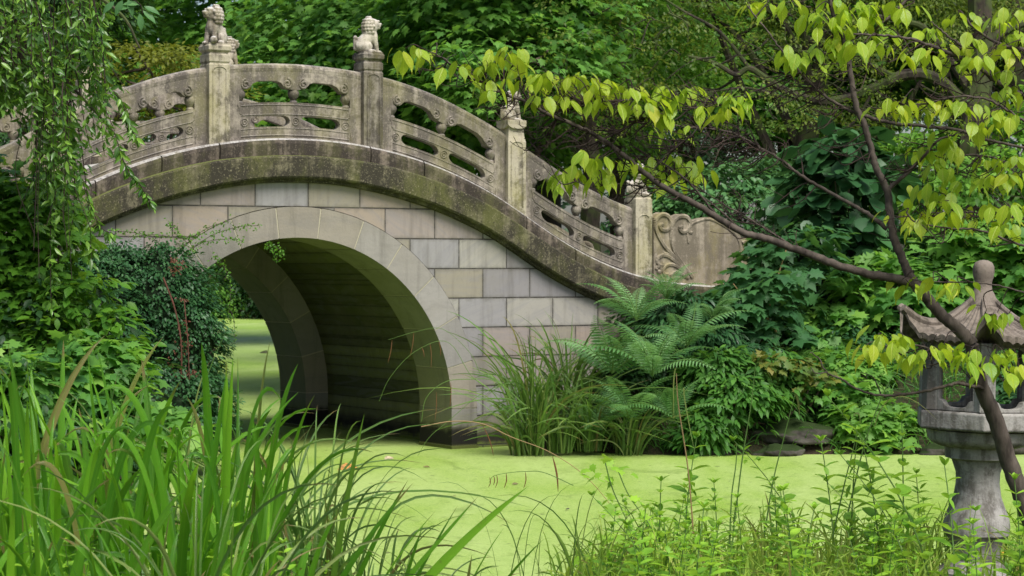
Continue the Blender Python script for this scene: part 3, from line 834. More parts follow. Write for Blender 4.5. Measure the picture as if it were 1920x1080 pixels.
# ================================================================== VEGETATION
LM_MAPLE = leaf_mat("maple_leaves", [(0.025,0.09,0.026), (0.055,0.17,0.036), (0.105,0.26,0.045), (0.23,0.40,0.055)], (0.30,0.60,0.05), 0.42)
LM_MAPLE2 = leaf_mat("maple_leaves_soft", [(0.04,0.11,0.022), (0.075,0.20,0.03), (0.13,0.30,0.04), (0.24,0.40,0.05)], (0.36,0.66,0.06), 0.45)
LM_FINE = leaf_mat("fine_leaves", [(0.03,0.065,0.014), (0.055,0.105,0.018), (0.10,0.16,0.022), (0.19,0.20,0.025)], (0.30,0.44,0.04), 0.38)
LM_OLIVE = leaf_mat("olive_leaves", [(0.07,0.095,0.012), (0.12,0.15,0.015), (0.20,0.21,0.02)], (0.34,0.38,0.03), 0.35)
LM_DARK = leaf_mat("dark_leaves", [(0.008,0.032,0.010), (0.018,0.06,0.015), (0.035,0.095,0.02)], (0.10,0.22,0.02), 0.2)
LM_BLUE = leaf_mat("blue_green_leaves", [(0.04,0.12,0.045), (0.07,0.18,0.06), (0.12,0.25,0.08)], (0.2,0.40,0.08), 0.28, rough=0.4)
LM_CREEP = leaf_mat("creeper_leaves", [(0.012,0.048,0.018), (0.026,0.085,0.028), (0.05,0.135,0.04)], (0.10,0.25,0.05), 0.2, rough=0.42)
LM_BRIGHT = leaf_mat("bright_leaves", [(0.03,0.10,0.012), (0.06,0.17,0.016), (0.12,0.27,0.025)], (0.28,0.50,0.03), 0.35, rough=0.4)
LM_WILLOW = leaf_mat("weeping_leaves", [(0.025,0.07,0.018), (0.055,0.14,0.022), (0.10,0.22,0.03), (0.19,0.34,0.04)], (0.28,0.52,0.04), 0.3, rough=0.34, spec=0.45)
LM_DOG = leaf_mat("yellow_green_leaves", [(0.10,0.26,0.035), (0.20,0.38,0.03), (0.30,0.45,0.03), (0.46,0.47,0.03)], (0.58,0.76,0.03), 0.5, rough=0.38, spec=0.35, veins=1)
LM_FERN = leaf_mat("fern_fronds", [(0.05,0.14,0.04), (0.10,0.24,0.075), (0.21,0.37,0.15)], (0.26,0.50,0.12), 0.33)
LM_IRIS = leaf_mat("iris_blades", [(0.02,0.08,0.012), (0.05,0.18,0.014), (0.12,0.33,0.018), (0.24,0.50,0.03)], (0.34,0.74,0.02), 0.42, rough=0.33, spec=0.42, tips=1)
LM_SEDGE = leaf_mat("sedge_blades", [(0.035,0.10,0.018), (0.065,0.165,0.028), (0.12,0.24,0.04), (0.24,0.30,0.08)], (0.28,0.50,0.06), 0.3, rough=0.34, spec=0.42, tips=1)
LM_GRASS = leaf_mat("grass_blades", [(0.09,0.22,0.02), (0.20,0.38,0.025), (0.36,0.54,0.04), (0.58,0.62,0.18)], (0.50,0.72,0.05), 0.42, tips=1)
LM_HERB = leaf_mat("herb_leaves", [(0.09,0.24,0.025), (0.18,0.39,0.03), (0.33,0.55,0.05)], (0.46,0.72,0.06), 0.40)
LM_FERNY = leaf_mat('lush_leaves', [(0.02,0.08,0.016), (0.05,0.15,0.024), (0.10,0.24,0.035)], (.22,.46,.04), .33)
LM_RED = leaf_mat("dead_leaves", [(0.05,0.018,0.010), (0.11,0.032,0.016), (0.12,0.06,0.03)], (0.3,0.1,0.03), 0.2)
LM_AUT = leaf_mat("autumn_leaves", [(0.035,0.10,0.02), (0.06,0.13,0.02), (0.12,0.15,0.025), (0.22,0.16,0.03)], (0.3,0.3,0.04), 0.3)
M_BARK = bark_mat("bark"); M_BARKM = bark_mat("mossy_bark", (0.07,0.055,0.04), (0.02,0.017,0.013), moss=0.7)
M_BARKG = bark_mat("smooth_grey_bark", (0.105,0.085,0.068), (0.035,0.027,0.021), sc=26)
M_TWIG = bark_mat("dark_twigs", (0.05,0.032,0.025), (0.02,0.014,0.012))
M_STEMG, nt, out = mat("green_stem"); g = G(nt); g.l(g.bsdf((0.09,0.17,0.035), 0.55, 0.3), out.inputs[0])
M_STRAW, nt, out = mat("dry_straw"); g = G(nt); g.l(g.bsdf((0.28,0.19,0.09), 0.7, 0.2), out.inputs[0])
M_SPIKE, nt, out = mat("brown_spike"); g = G(nt); g.l(g.bsdf((0.14,0.065,0.03), 0.8, 0.1), out.inputs[0])

def crown_obj(parent, P, ax, nr, size, kind, mt, tint, name="crown", width=1.0):
    return link(name, leaf_mesh(name, P, ax, nr, size, kind, tint, width), mt, parent)

def proto_tree(name, blobs, nspray, k, rad, leafk, lsize, mt, bark, trunk, gap=-0.55, amp=0.22, droop=0.3, inner=0.25, limbs=7, width=1.0):
    """blobs in local space; trunk: list of (x,y,z,r)"""
    root = empty(name)
    C, O = blob_points(blobs, nspray, 0.35, 1.0, amp, 0.9, gap)
    P, ax, nr, ti = sprays(C, O, k, rad, droop)
    crown_obj(root, P, ax, nr, lsize*rng.uniform(0.7, 1.25, len(P)), leafk, mt, ti, width=width)
    mb = MB()
    tp = crv([t[:3] for t in trunk], 4); tr = np.interp(np.linspace(0, 1, len(tp)), np.linspace(0, 1, len(trunk)), [t[3] for t in trunk])
    mb.tube(tp, tr, 9)
    for i in range(limbs):
        j = int(len(tp)*(0.3 + 0.65*i/limbs)); p0 = np.array(tp[j])
        c, r = blobs[i % len(blobs)]
        e = np.array(c) + rdir(1)[0]*np.array(r)*0.75
        m1 = p0*0.5 + e*0.5 + np.array([rng.normal()*0.3, rng.normal()*0.3, rng.uniform(-0.1, 0.5)])
        pts = crv([p0, m1, e], 6); mb.tube(pts, np.linspace(tr[j]*0.5, 0.018, len(pts)), 6)
        for q in range(3):
            pj = np.array(pts[int(len(pts)*(0.4+0.2*q))]); e2 = pj + rdir(1)[0]*np.array([1.0, 1.0, 0.6])*rng.uniform(0.6, 1.4)
            mb.tube(crv([pj, (pj+e2)/2 + rdir(1)[0]*0.12, e2], 4), np.linspace(0.03, 0.008, 9), 5)
    mb.build("trunk", bark, root, smooth=True)
    return root

KIND = {}
KIND['maple'] = proto_tree("maple_tree", [((0,0,5.2),(3.2,2.6,2.4)), ((-1.8,-.6,3.6),(1.9,1.7,1.2)), ((1.9,-.5,4.0),(1.8,1.6,1.3)), ((.3,.3,8.2),(2.6,2.3,2.2))],
    1500, 17, .46, 'maple', .155, LM_MAPLE, M_BARK, [(0,0,-.3,.22),(.1,0,2.5,.17),(-.1,.1,5,.12),(.1,0,8.5,.05)])
KIND['soft'] = proto_tree("leafy_tree", [((0,0,4.6),(2.8,2.4,2.5)), ((-1.5,-.4,3.0),(1.8,1.5,1.3)), ((1.6,.2,6.6),(2.2,2.0,2.0)), ((-.8,.2,8.0),(2.2,2.0,1.8))],
    1500, 20, .42, 'ovate', .115, LM_MAPLE2, M_BARK, [(0,0,-.3,.18),(-.15,0,2.5,.14),(.1,.1,5,.10),(0,0,8.5,.04)])
KIND['fine'] = proto_tree("small_leaved_tree", [((0,0,5.6),(3.0,2.4,1.4)), ((-2.0,-.3,4.4),(2.0,1.6,.9)), ((2.0,-.3,4.6),(1.9,1.6,.9)), ((.2,.2,7.6),(2.4,2.0,1.5)), ((-.4,-.6,6.4),(2.2,1.6,1.0))],
    1300, 26, .40, 'kite', .075, LM_FINE, M_BARKM, [(0,0,-.3,.26),(.25,0,1.8,.2),(-.2,.1,4,.14),(.1,0,7.5,.05)], gap=-0.25, droop=0.15, limbs=12)
KIND['dark'] = proto_tree("dark_evergreen_tree", [((0,0,4.0),(2.4,2.2,3.0)), ((.2,0,7.2),(2.0,1.8,2.2)), ((-.9,-.4,2.6),(1.6,1.4,1.6))],
    1500, 20, .40, 'kite', .12, LM_DARK, M_BARKM, [(0,0,-.3,.25),(0,0,3,.18),(.1,0,8,.06)], gap=-0.6)
used = set()
def put(kind, X, Y, rz, sc, label, group=None, z=None, cat="tree"):
    o = KIND[kind]
    if kind in used: o = copy_tree(o)
    used.add(kind)
    zz = float(ground(X, Y)[0]) if z is None else z
    o.location = (X, Y, zz - 0.05); o.rotation_euler = (0, 0, rz); o.scale = (sc, sc, sc)
    tag(o, label, cat, group)
    return o
GR = "trees in the wood behind the bridge"
put('maple', -1.9, 36.5, 0.3, .92, "lobed-leaf maple rising behind the highest railing panel, between the two tallest lions", GR)
put('maple', -11.5, 37.5, 2.2, .95, "maple at far left behind the hanging twigs", GR)
put('maple', 5.4, 43.5, 1.2, .95, "maple deep behind the light leafy tree, top middle", GR)
put('soft', 1.9, 38.0, .8, .95, "soft light green leafy tree seen over the lowest railing panel", GR)
put('dark', -9.3, 42.0, .2, 1.1, "dark tree crown behind the left end of the bridge", GR)
put('fine', 4.6, 33.5, 2.6, .93, "small leaved tree with dark crooked limbs in the top middle behind the yellow-green branch", GR)
put('fine', 8.2, 35.0, .5, 1.0, "small leaved tree with mossy dark limbs top right", GR)
put('maple', 8.8, 41.0, 2.9, 1.05, "maple behind the right-hand shrubs", GR)
put('soft', 11.8, 38.0, 1.9, 1.0, "light leafy tree at the right edge above the lantern", GR)
put('soft', -.2, 46.0, 3.3, 1.15, "tall leafy tree deep in the wood above the dark post", GR)
put('maple', -5.2, 58.0, 4.1, 1.5, "big maple far behind the left lion", GR, z=0.6)
put('dark', 4.2, 52.0, 1.0, 1.4, "tall dark evergreen deep in the wood, middle of the picture", GR)
put('maple', 9.0, 54.0, .4, 1.4, "large maple deep in the wood on the right", GR)
put('soft', 14.5, 48.0, 2.2, 1.3, "leafy tree deep in the wood at the far right", GR)
put('dark', -14.0, 50.0, 2.0, 1.4, "dark evergreen deep in the wood at the far left", GR)
put('dark', 15.5, 39.0, .2, 1.2, "dark evergreen outside the wood edge at far right", GR)
put('maple', -16.5, 42.0, .9, 1.2, "maple outside the wood edge at far left", GR)
put('maple', -12.8, 61.0, 1.3, 1.85, "large maple far behind the hanging twigs, its crown ending at the highest lion", GR)
put('maple', -9.9, 29.8, 3.0, 1.0, "maple standing beyond the left end of the bridge", GR)
put('soft', -12.5, 24.5, 1.0, 1.15, "leafy tree off the left bank beside the weeping tree", GR)
put('dark', -10.6, 34.5, 1.7, 1.15, "dark tree on the left side of the channel behind the bridge", GR)
put('maple', -0.2, 32.9, 5.0, .88, "maple close behind the bridge, seen over the dark post", GR)
put('dark', 1.0, 60.0, .5, 1.7, "dark evergreen farthest back behind the dark post", GR)
# olive toned small tree near the hanging twigs
ol = proto_tree("golden_leaved_tree", [((0,0,4.0),(1.15,.9,.55)), ((.7,-.2,3.5),(.9,.7,.35)), ((-.9,.1,3.6),(1.0,.8,.5))], 240, 22, .26, 'kite', .085, LM_OLIVE, M_BARK,
    [(0,0,-.3,.09),(.1,0,1.8,.07),(0,0,3.8,.03)], gap=-.4)
ol.location = (-5.15, 31.6, 0.9); tag(ol, "small golden green tree between the hanging twigs and the highest lion", "tree", GR)
# big dark trunk and its mossy limb, top right
root = empty("old_tree"); tag(root, "thick dark trunk with a long crooked mossy limb, top right behind the shrubs", "tree", GR)
mb = MB(); YY = 31.0
q = lambda *l: [at(x, y, YY + (w[0] if w else 0)) for x, y, *w in l]
def limb(mb, l, r0, r1, n=5, sides=8):
    p = crv(q(*l), n); mb.tube(p, np.linspace(r0, r1, len(p)), sides)
limb(mb, [(1800,760),(1795,560),(1810,400),(1822,250),(1838,120),(1835,-60)], .26, .17)
limb(mb, [(1825,215),(1760,150),(1700,140),(1640,165),(1560,190),(1490,178),(1440,150),(1405,128),(1380,140),(1340,118),(1290,105)], .10, .022)
limb(mb, [(1835,110),(1880,60),(1960,30)], .10, .05); limb(mb, [(1690,150),(1600,110),(1540,100),(1450,92)], .05, .012)
limb(mb, [(1820,170),(1740,60),(1690,40),(1600,20)], .07, .02); limb(mb, [(1560,190),(1480,185),(1400,165),(1320,175)], .035, .01)
limb(mb, [(1405,128),(1350,60),(1280,20),(1220,-20)], .03, .01); limb(mb, [(1640,165),(1600,230),(1540,260)], .03, .008)
for i in range(60):
    a = np.array([rng.uniform(1150, 1700), rng.uniform(-10, 230)]); b = a + np.array([rng.uniform(-110, 60), rng.uniform(-60, 50)])
    d = rng.uniform(-1, 1.5); m_ = (a+b)/2 + rng.normal(size=2)*16
    mb.tube(crv([at(*a, YY+d), at(*m_, YY+d), at(*b, YY+d)], 4), np.linspace(.014, .005, 9), 4)
mb.build("trunk", M_BARKM, root, smooth=True)
C = np.array([at(rng.uniform(1020, 1900), rng.uniform(-60, 250), YY + rng.uniform(-1.2, 1.6)) for i in range(560)])
C = C[wav(C, 1.3) > -0.3]
O = rdir(len(C)); O[:, 1] -= .5; O[:, 2] *= .3
P, ax, nr, ti = sprays(C, O, 34, .26, .1)
crown_obj(root, P, ax, nr, .062*rng.uniform(.7, 1.3, len(P)), 'kite', LM_FINE, ti)
# slim dark trunk behind the low railing
root = empty("slim_tree"); tag(root, "slim dark trunk standing behind the lowest railing panel", "tree", GR)
mb = MB(); YY = 33.0
limb(mb, [(1108,540),(1106,420),(1112,330),(1102,250),(1110,120),(1100,-40)], .17, .12)
limb(mb, [(1108,330),(1070,250),(1020,190)], .05, .015)
mb.build("trunk", M_BARKM, root, smooth=True)
C, O = blob_points([(tuple(at(1100, -60, YY)), (2.2, 1.5, 1.0)), (tuple(at(1180, 40, YY+1)), (1.4, 1.0, .7))], 300, .4, 1, .2, 1.0)
P, ax, nr, ti = sprays(C, O, 18, .35, .2); crown_obj(root, P, ax, nr, .1, 'ovate', LM_MAPLE, ti)

# far woods that close the view
blobs = [((x, y, 4.0 + rng.uniform(-1, 2)), (7, 4, 6 + rng.uniform(0, 4))) for x, y in [(-46,80),(-34,88),(-22,96),(-10,98),(2,94),(12,88),(22,80),(32,72),(42,60),(50,44),(-52,64),(-56,46)]]
C, O = blob_points(blobs, 5200, .7, 1, .15, .3)
C = C[C[:, 2] > 0]; O = O[:len(C)]
P, ax, nr, ti = sprays(C, np.column_stack([-C[:, 0]*.02, -np.ones(len(C)), .2*np.ones(len(C))]), 14, 1.0, .3)
tag(link("far_woods", leaf_mesh("far_woods", P, ax, nr, .42*rng.uniform(.7, 1.3, len(P)), 'kite', ti), LM_DARK), kind='stuff', label='dark green woodland closing the view far behind')

# ---------------------------------------------------------------- shrubs
def shrub(name, label, cat, blobs, nspray, k, rad, leafk, lsize, mt, group=None, core=None, gap=-0.6, droop=.3, stems=None, lo=.55, amp=.2, width=1.0, upper=-.6, sc=1.6, bark=None):
    root = empty(name, tuple(blobs[0][0][:2]) + (0,)); base = Vector(root.location)
    tag(root, label, cat, group)
    C, O = blob_points(blobs, nspray, lo, 1.0, amp, sc, gap, upper)
    P, ax, nr, ti = sprays(C, O, k, rad, droop)
    crown_obj(root, P - np.array(base), ax, nr, lsize*rng.uniform(.7, 1.25, len(P)), leafk, mt, ti, "foliage", width)
    mb = MB()
    g0 = np.array([base.x, base.y, float(ground(base.x, base.y)[0]) - .05])
    for i in range(stems or 8):
        c, r = blobs[i % len(blobs)]
        e = np.array(c) + rdir(1)[0]*np.array(r)*.8
        b_ = g0 + np.array([rng.normal()*.12, rng.normal()*.1, 0])
        m_ = (b_+e)/2 + rng.normal(size=3)*.08
        p = crv([b_, m_, e], 5); mb.tube([x - np.array(base) for x in p], np.linspace(.022, .006, len(p)), 5)
    mb.build("stem", bark or M_BARK, root)
    return root
def B(x, y, Y, rx, ry, rz): return (tuple(at(x, y, Y)), (rx, ry, rz))
GS = "shrubs on the right bank"
shrub("leafy_shrub", "light blue-green shrub behind the carved scroll end panel", "shrub", [B(1360,420,30.5,1.3,1.0,.95), B(1480,400,31,1.0,.9,.8), B(1260,440,30.5,.8,.8,.6), B(1420,560,30.5,1.6,.8,.9)], 620, 22, .25, 'ovate', .125, LM_BLUE, GS)
shrub("broad_leaved_shrub", "dark shrub with very large heart shaped leaves between the two dogwood stems", "shrub", [B(1590,330,28.4,.75,.55,.85), B(1640,470,28.2,.9,.55,.8), B(1560,430,28.2,.5,.5,.8)], 130, 9, .34, 'round', .27, LM_CREEP, GS, droop=.5, width=.85)
shrub("sapling", "young maple with tiers of green lobed leaves behind the ferns", "sapling", [B(1440,540,26.6,.75,.5,.42), B(1420,610,26.6,.8,.5,.35), B(1480,470,27,.5,.5,.35), B(1390,560,26.4,.45,.4,.4)], 110, 11, .27, 'maple', .19, leaf_mat("sapling_leaves", [(0.02,0.07,0.025),(0.035,0.11,0.035),(0.06,0.16,0.045)], (.18,.4,.05), .3), GS, gap=-.3, droop=.25, bark=M_STRAW)
shrub("sapling", "dark leaved maple sapling between the bank and the lantern roof", "sapling", [B(1680,560,27.6,.9,.6,.7), B(1600,640,27.2,.9,.5,.5), B(1780,480,28,.8,.6,.6)], 230, 12, .30, 'maple', .19, LM_MAPLE, GS, gap=-.4, droop=.35)
shrub("sapling", "dark leaved maple sapling seen through and right of the stone lantern", "sapling", [B(1850,560,27.8,.9,.6,.8), B(1900,700,27,.8,.5,.6), B(1800,720,26.8,.7,.5,.5), B(1960,500,27.6,.8,.6,.8)], 260, 12, .30, 'maple', .19, LM_MAPLE, GS, gap=-.45, droop=.35)
shrub("leafy_shrub", "mid green shrub at the right edge under the hanging yellow-green leaves", "shrub", [B(1860,380,30.5,1.2,.9,.9), B(1740,330,31,1.0,.8,.9), B(1960,300,31,1.3,.9,1.2)], 420, 20, .27, 'ovate', .13, LM_MAPLE2, GS)
shrub("narrow_leaved_shrub", "dark shrub of narrow pointed leaves overhanging the water right of the ferns", "shrub", [B(1400,720,25.9,.75,.45,.62), B(1330,640,26.1,.6,.45,.5), B(1480,730,26.1,.6,.4,.5), B(1290,590,26.2,.6,.4,.4)], 420, 22, .17, 'lance', .135, LM_CREEP, GS, droop=.6, gap=-.4)
shrub("ivy_bank", "dark leafy slope at the right behind lantern and rocks", "shrub", [B(1540,690,26.9,1.0,.5,.6), B(1680,700,26.9,1.0,.5,.6), B(1820,700,27,1.0,.5,.6), B(1950,700,27,1.0,.5,.6), B(1430,640,27.2,.8,.5,.6), B(1620,800,25.7,.9,.35,.35), B(1800,805,25.7,.9,.35,.35), B(1940,810,25.7,.8,.35,.35)], 900, 18, .2, 'ovate', .09, LM_CREEP, GS, droop=.6, gap=-.9)
shrub("narrow_leaved_shrub", "dark bushy growth low on the bank behind the mossy rocks", "shrub", [B(1600,740,26.3,1.0,.5,.55), B(1760,770,26.3,1.0,.5,.5), B(1900,780,26.3,.9,.5,.5)], 480, 20, .2, 'ovate', .10, LM_DARK, GS, droop=.5)
shrub("turning_shrub", "small shrub with yellow and reddish autumn leaves above the mossy rock", "shrub", [B(1480,690,25.3,.38,.25,.14), B(1520,705,25.4,.3,.25,.12), B(1440,680,25.3,.25,.2,.12)], 26, 7, .16, 'maple', .11, LM_AUT, GS, stems=5)
shrub("lush_shrub", "lush mid-green shrub of pointed leaves hanging to the waterline right of the ferns", "shrub", [B(1380,760,25.1,.55,.35,.42), B(1440,700,25.5,.5,.35,.35), B(1340,700,25.4,.45,.35,.4), B(1320,800,24.95,.4,.3,.3)], 420, 18, .17, 'lance', .14, LM_FERNY, GS, droop=.7, gap=-.5, width=1.4)
shrub("lush_shrub", "leafy green undergrowth above the grey rocks at the waterline", "shrub", [B(1560,740,25.6,.6,.4,.4), B(1640,790,25.2,.6,.35,.32), B(1600,690,26,.6,.4,.3), B(1720,800,25.3,.5,.3,.3)], 330, 12, .2, 'maple', .13, LM_MAPLE, GS, droop=.6, gap=-.5)
shrub("lush_shrub", "leafy green undergrowth right of the lantern pedestal at the waterline", "shrub", [B(1860,800,25.3,.6,.35,.35), B(1950,790,25.3,.6,.35,.4), B(1900,740,25.8,.6,.4,.35)], 260, 12, .2, 'ovate', .12, LM_CREEP, GS, droop=.6, gap=-.5)
shrub("slope_shrub", "dense dark ivy clad slope between the ferns and the scroll panel", "shrub", [B(1260,610,26.6,.8,.5,.45), B(1200,700,25.6,.6,.35,.55), B(1340,780,25.5,.9,.35,.4), B(1130,790,25.4,.5,.3,.4), B(1480,800,25.9,.8,.35,.4)], 620, 16, .16, 'kite', .09, LM_DARK, GS, droop=.5)
# far bank beyond the arch
for i, (X, Y, s_) in enumerate([(-12.6, 88, 1.5), (-10.2, 87.5, 1.7), (-8.0, 85, 1.6), (-15.2, 88.5, 1.6), (-5.6, 78, 1.6)]):
    shrub("bank_shrub", ["dark bush on the far bank glimpsed through the arch", "dark bush in the middle of the gap under the arch", "dark bush on the far bank nearest the inner arch wall", "dark bush on the far bank hidden by the creeper", "dark bush right of the channel behind the bridge"][i], "shrub",
          [((X, Y, 1.3*s_), (1.9, 1.2, 1.5)), ((X+.8, Y-.6, .5*s_), (1.6, 1.0, .9))], 330, 14, .42, 'kite', .20, LM_DARK if i % 2 else LM_MAPLE, "bushes on the far bank", droop=.5, upper=-.95)
# left side
GL = "plants covering the left end of the bridge"
cr = shrub("creeper", "dense dark small-leaved creeper hanging over the bridge wall beside the arch", "creeper",
      [B(215,590,22.7,.62,.45,.78), B(300,610,22.75,.60,.5,.86), B(352,650,22.7,.38,.45,.72), B(290,770,22.3,.75,.45,.55), B(170,640,22.3,.6,.4,.9), B(375,760,22.4,.27,.35,.5), B(150,800,22.0,.7,.4,.6)],
      2100, 24, .13, 'ovate', .050, LM_CREEP, GL, gap=-.9, droop=.5, lo=.8, amp=.10, sc=3.0, upper=-.95)
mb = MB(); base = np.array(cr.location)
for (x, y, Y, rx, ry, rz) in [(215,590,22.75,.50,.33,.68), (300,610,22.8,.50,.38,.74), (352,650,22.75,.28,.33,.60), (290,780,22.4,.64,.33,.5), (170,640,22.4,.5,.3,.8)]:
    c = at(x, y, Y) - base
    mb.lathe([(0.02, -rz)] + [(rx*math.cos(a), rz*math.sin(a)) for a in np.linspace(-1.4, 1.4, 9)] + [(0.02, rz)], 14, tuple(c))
M_SHADE, nt, out = mat('inner_creeper_shade'); g = G(nt); g.l(g.bsdf(g.ramp(g.noise(g.coord(), 30, 4), [(.4, (.006,.012,.006)), (.6, (.015,.03,.012))]), .9, .1), out.inputs[0])
mb.build("shade_core", M_SHADE, cr)  # added core lumps, coloured near black as the shade inside the creeper
# red dead patch
C = np.array([at(x + rng.normal()*w, y, 22.18 + rng.uniform(-.07, .07)) for x, w, y0, y1, n in ((330, 5, 482, 515, 12), (338, 9, 640, 820, 44), (345, 14, 690, 800, 40), (310, 22, 720, 810, 30), (345, 3, 540, 640, 5)) for y in rng.uniform(y0, y1, n)])
P, ax, nr, ti = sprays(C, np.tile([0, -1, -.3], (len(C), 1)), 6, .06, .3)
link("dead_foliage", leaf_mesh("dead_foliage", P - base, ax, nr, .030, 'ovate', ti), LM_RED, cr)
mb = MB(); mb.tube([p - base for p in crv([at(306,520,22.1), at(328,580,22.08), at(340,650,22.08), at(338,760,22.15)], 6)], .008, 5); mb.tube([p - base for p in crv([at(345,560,22.1), at(352,640,22.08), at(356,740,22.1)], 6)], .006, 5)
mb.build("bare_stem", bark_mat("red_bark", (.13,.05,.035), (.07,.03,.02)), cr)
# sprigs creeping up the arch ring
mb = MB(); PP = []
for l in [[(352,470),(400,440),(450,425),(485,423)], [(345,480),(380,455),(430,448),(455,452)], [(500,458),(512,470),(520,490)], [(505,458),(525,468),(532,480)], [(340,470),(362,445),(395,425),(430,414)], [(240,445),(290,440),(340,447),(370,440)], [(205,432),(250,436),(300,446)], [(400,480),(420,500),(432,540),(428,600)], [(410,560),(436,590),(440,640)], [(350,455),(330,430),(315,418)]]:
    c = [at(p[0], p[1], 23.72 if p[0] > 180 else 23) for p in l]
    c = [np.array([p[0]*(yy/p[1]), yy, ZC + (p[2]-ZC)*yy/p[1]]) for p in c for yy in [min(25.2, 23.35 + (p[0] + 4.06)*.63) - .14]]
    c = crv(c, 8); mb.tube([p - base for p in c], .0035, 4); PP += [p + rng.normal(size=3)*.02 for p in c for _ in range(4)]
mb.build("runner", M_BARKG, cr)
PP = np.array(PP); link("runner_leaves", leaf_mesh("runner_leaves", PP - base, rdir(len(PP)) + [0,0,-.2], rdir(len(PP)) + [0,-.8,.6], .032, 'ovate'), LM_BRIGHT, cr)

shrub("leafy_shrub", "bright green lobed-leaf shrub at the left edge under the hanging twigs", "shrub", [B(40,470,20,.62,.5,.75), B(90,410,20.2,.42,.4,.4), B(30,620,19.8,.55,.5,.65), B(95,540,20,.36,.35,.55), B(-80,500,20,.8,.6,1.2)], 520, 13, .20, 'maple', .115, LM_BRIGHT, GL, gap=-.35, droop=.45)
shrub("leafy_shrub", "broad dark leaves low at the left between the creeper and the iris blades", "shrub", [B(170,690,18.6,.42,.35,.30), B(100,760,18.4,.6,.4,.45), B(0,760,18.2,.7,.4,.5), B(240,800,18.4,.5,.35,.35)], 240, 11, .22, 'maple', .15, LM_MAPLE, GL, gap=-.5, droop=.4)
shrub("leafy_shrub", "pale green spray of pointed leaves between the bright shrub and the creeper", "shrub", [B(190,620,19.4,.30,.25,.22), B(150,560,19.6,.3,.3,.25), B(110,640,19.3,.4,.3,.3)], 90, 10, .17, 'ovate', .12, LM_BRIGHT, GL, gap=-.5, droop=.3, stems=5)
shrub("leafy_shrub", "shadowy bush filling the left bank behind the iris blades", "shrub", [((-4.6,19.8,.9),(1.6,.9,1.3)), ((-6.2,20.6,1.4),(1.6,1.0,1.8)), ((-4.3,17.4,.7),(1.2,.8,.9))], 700, 15, .25, 'ovate', .10, LM_DARK, GL, droop=.5, upper=-.9)

# weeping small-leaved tree hanging in from the upper left
wt = empty("weeping_tree", (-6.3, 19.6, float(ground(-6.3, 19.6)[0]))); base = np.array(wt.location)
tag(wt, "weeping tree whose long thin leafy twigs hang over the left end of the railing", "tree")
mb = MB()
tp = crv([(-6.3,19.6,0), (-6.2,19.5,2.5), (-5.9,19.3,4.5), (-5.2,19.1,5.6), (-4.3,19,5.9), (-3.7,18.9,5.6)], 6)
mb.tube([np.array(p)+0*base - np.array([base[0], base[1], 0]) for p in tp], np.linspace(.16, .03, len(tp)), 8)
tw = MB(); LP = []; LA = []
def wbranch(l, r):
    p = crv([at(x, y, 19.0 + dy) for x, y, dy in l], 6); mb.tube([x - np.array([base[0], base[1], base[2]]) for x in p], np.linspace(r, .008, len(p)), 6)
wbranch([(-60,-120,.4),(0,50,.2),(30,90,0),(60,130,0),(95,180,0),(105,260,0),(120,330,0)], .05)
wbranch([(-60,-160,.4),(60,-60,0),(160,-20,0),(230,30,-.1),(262,90,-.1)], .03); wbranch([(30,90,0),(100,130,0),(170,200,0),(215,250,.1)], .02)
for i in range(105):
    x0 = rng.uniform(-60, 178); y0 = rng.uniform(-120, 110) + max(0, x0-150)*.3
    ln = rng.uniform(130, 330)*(1.2 - .5*np.clip((x0-60)/150, 0, 1)); ln = min(ln, rng.uniform(150, 215) - y0) if x0 < 40 else ln; ln = max(ln, 60)
    if rng.uniform() < .3 and 45 < x0 < 140: y0 += 140
    dx = rng.uniform(-10, 55); dy = rng.uniform(-.5, .5)
    pts = crv([at(x0, y0, 19+dy), at(x0+dx*.5, y0+ln*.3, 19+dy+rng.normal()*.06), at(x0+dx*.85+rng.normal()*8, y0+ln*.7, 19+dy), at(x0+dx+rng.normal()*8, y0+ln, 19+dy)], 7)
    tw.tube([p - base for p in pts], np.linspace(.0075, .0025, len(pts)), 4)
    m_ = int(ln/4.6)
    for t in np.linspace(.12, 1, m_):
        j = t*(len(pts)-1); a = pts[int(j)]; b_ = pts[min(int(j)+1, len(pts)-1)]; p = a + (b_-a)*(j-int(j))
        LP.append(p + rng.normal(size=3)*.02); LA.append([rng.normal()*.8 + .25, rng.normal()*.8, -.35 - rng.uniform(0, .7)])
for i in range(12):    # long bare hanging twigs
    x0 = rng.uniform(50, 135); y0 = rng.uniform(60, 250); ln = rng.uniform(150, 330); d = rng.uniform(-.4, .3)
    tw.tube([p - base for p in crv([at(x0, y0, 19+d), at(x0+rng.normal()*14, y0+ln*.5, 19+d), at(x0+rng.normal()*20, y0+ln, 19+d)], 8)], .0035, 4)
for (pts) in ([(215,250),(235,310),(262,345),(282,380)], [(180,150),(225,185),(240,230),(258,262)], [(150,330),(185,420),(215,440)]):
    p_ = crv([at(x, y, 18.8) for x, y in pts], 8); tw.tube([p - base for p in p_], .004, 4)
    for p in p_:
        for _ in range(3): LP.append(p); LA.append([rng.normal()*.7, rng.normal()*.6, -.9])
mb.build("trunk", M_BARKM, wt, smooth=True); tw.build("twigs", M_TWIG, wt)
LP = np.array(LP); LA = np.array(LA)
link("crown", leaf_mesh("crown", LP - base, LA, rdir(len(LP)) + [0, -.5, .5], rng.uniform(.06, .12, len(LP)), 'ovate', None, .62), LM_WILLOW, wt)
tp = crv([at(205,0,17), at(235,-6,17), at(262,8,17), at(268,25,17)], 5)
sp = MB(); sp.tube([p - base for p in tp], .004, 4); sp.build("twigs", M_TWIG, wt)
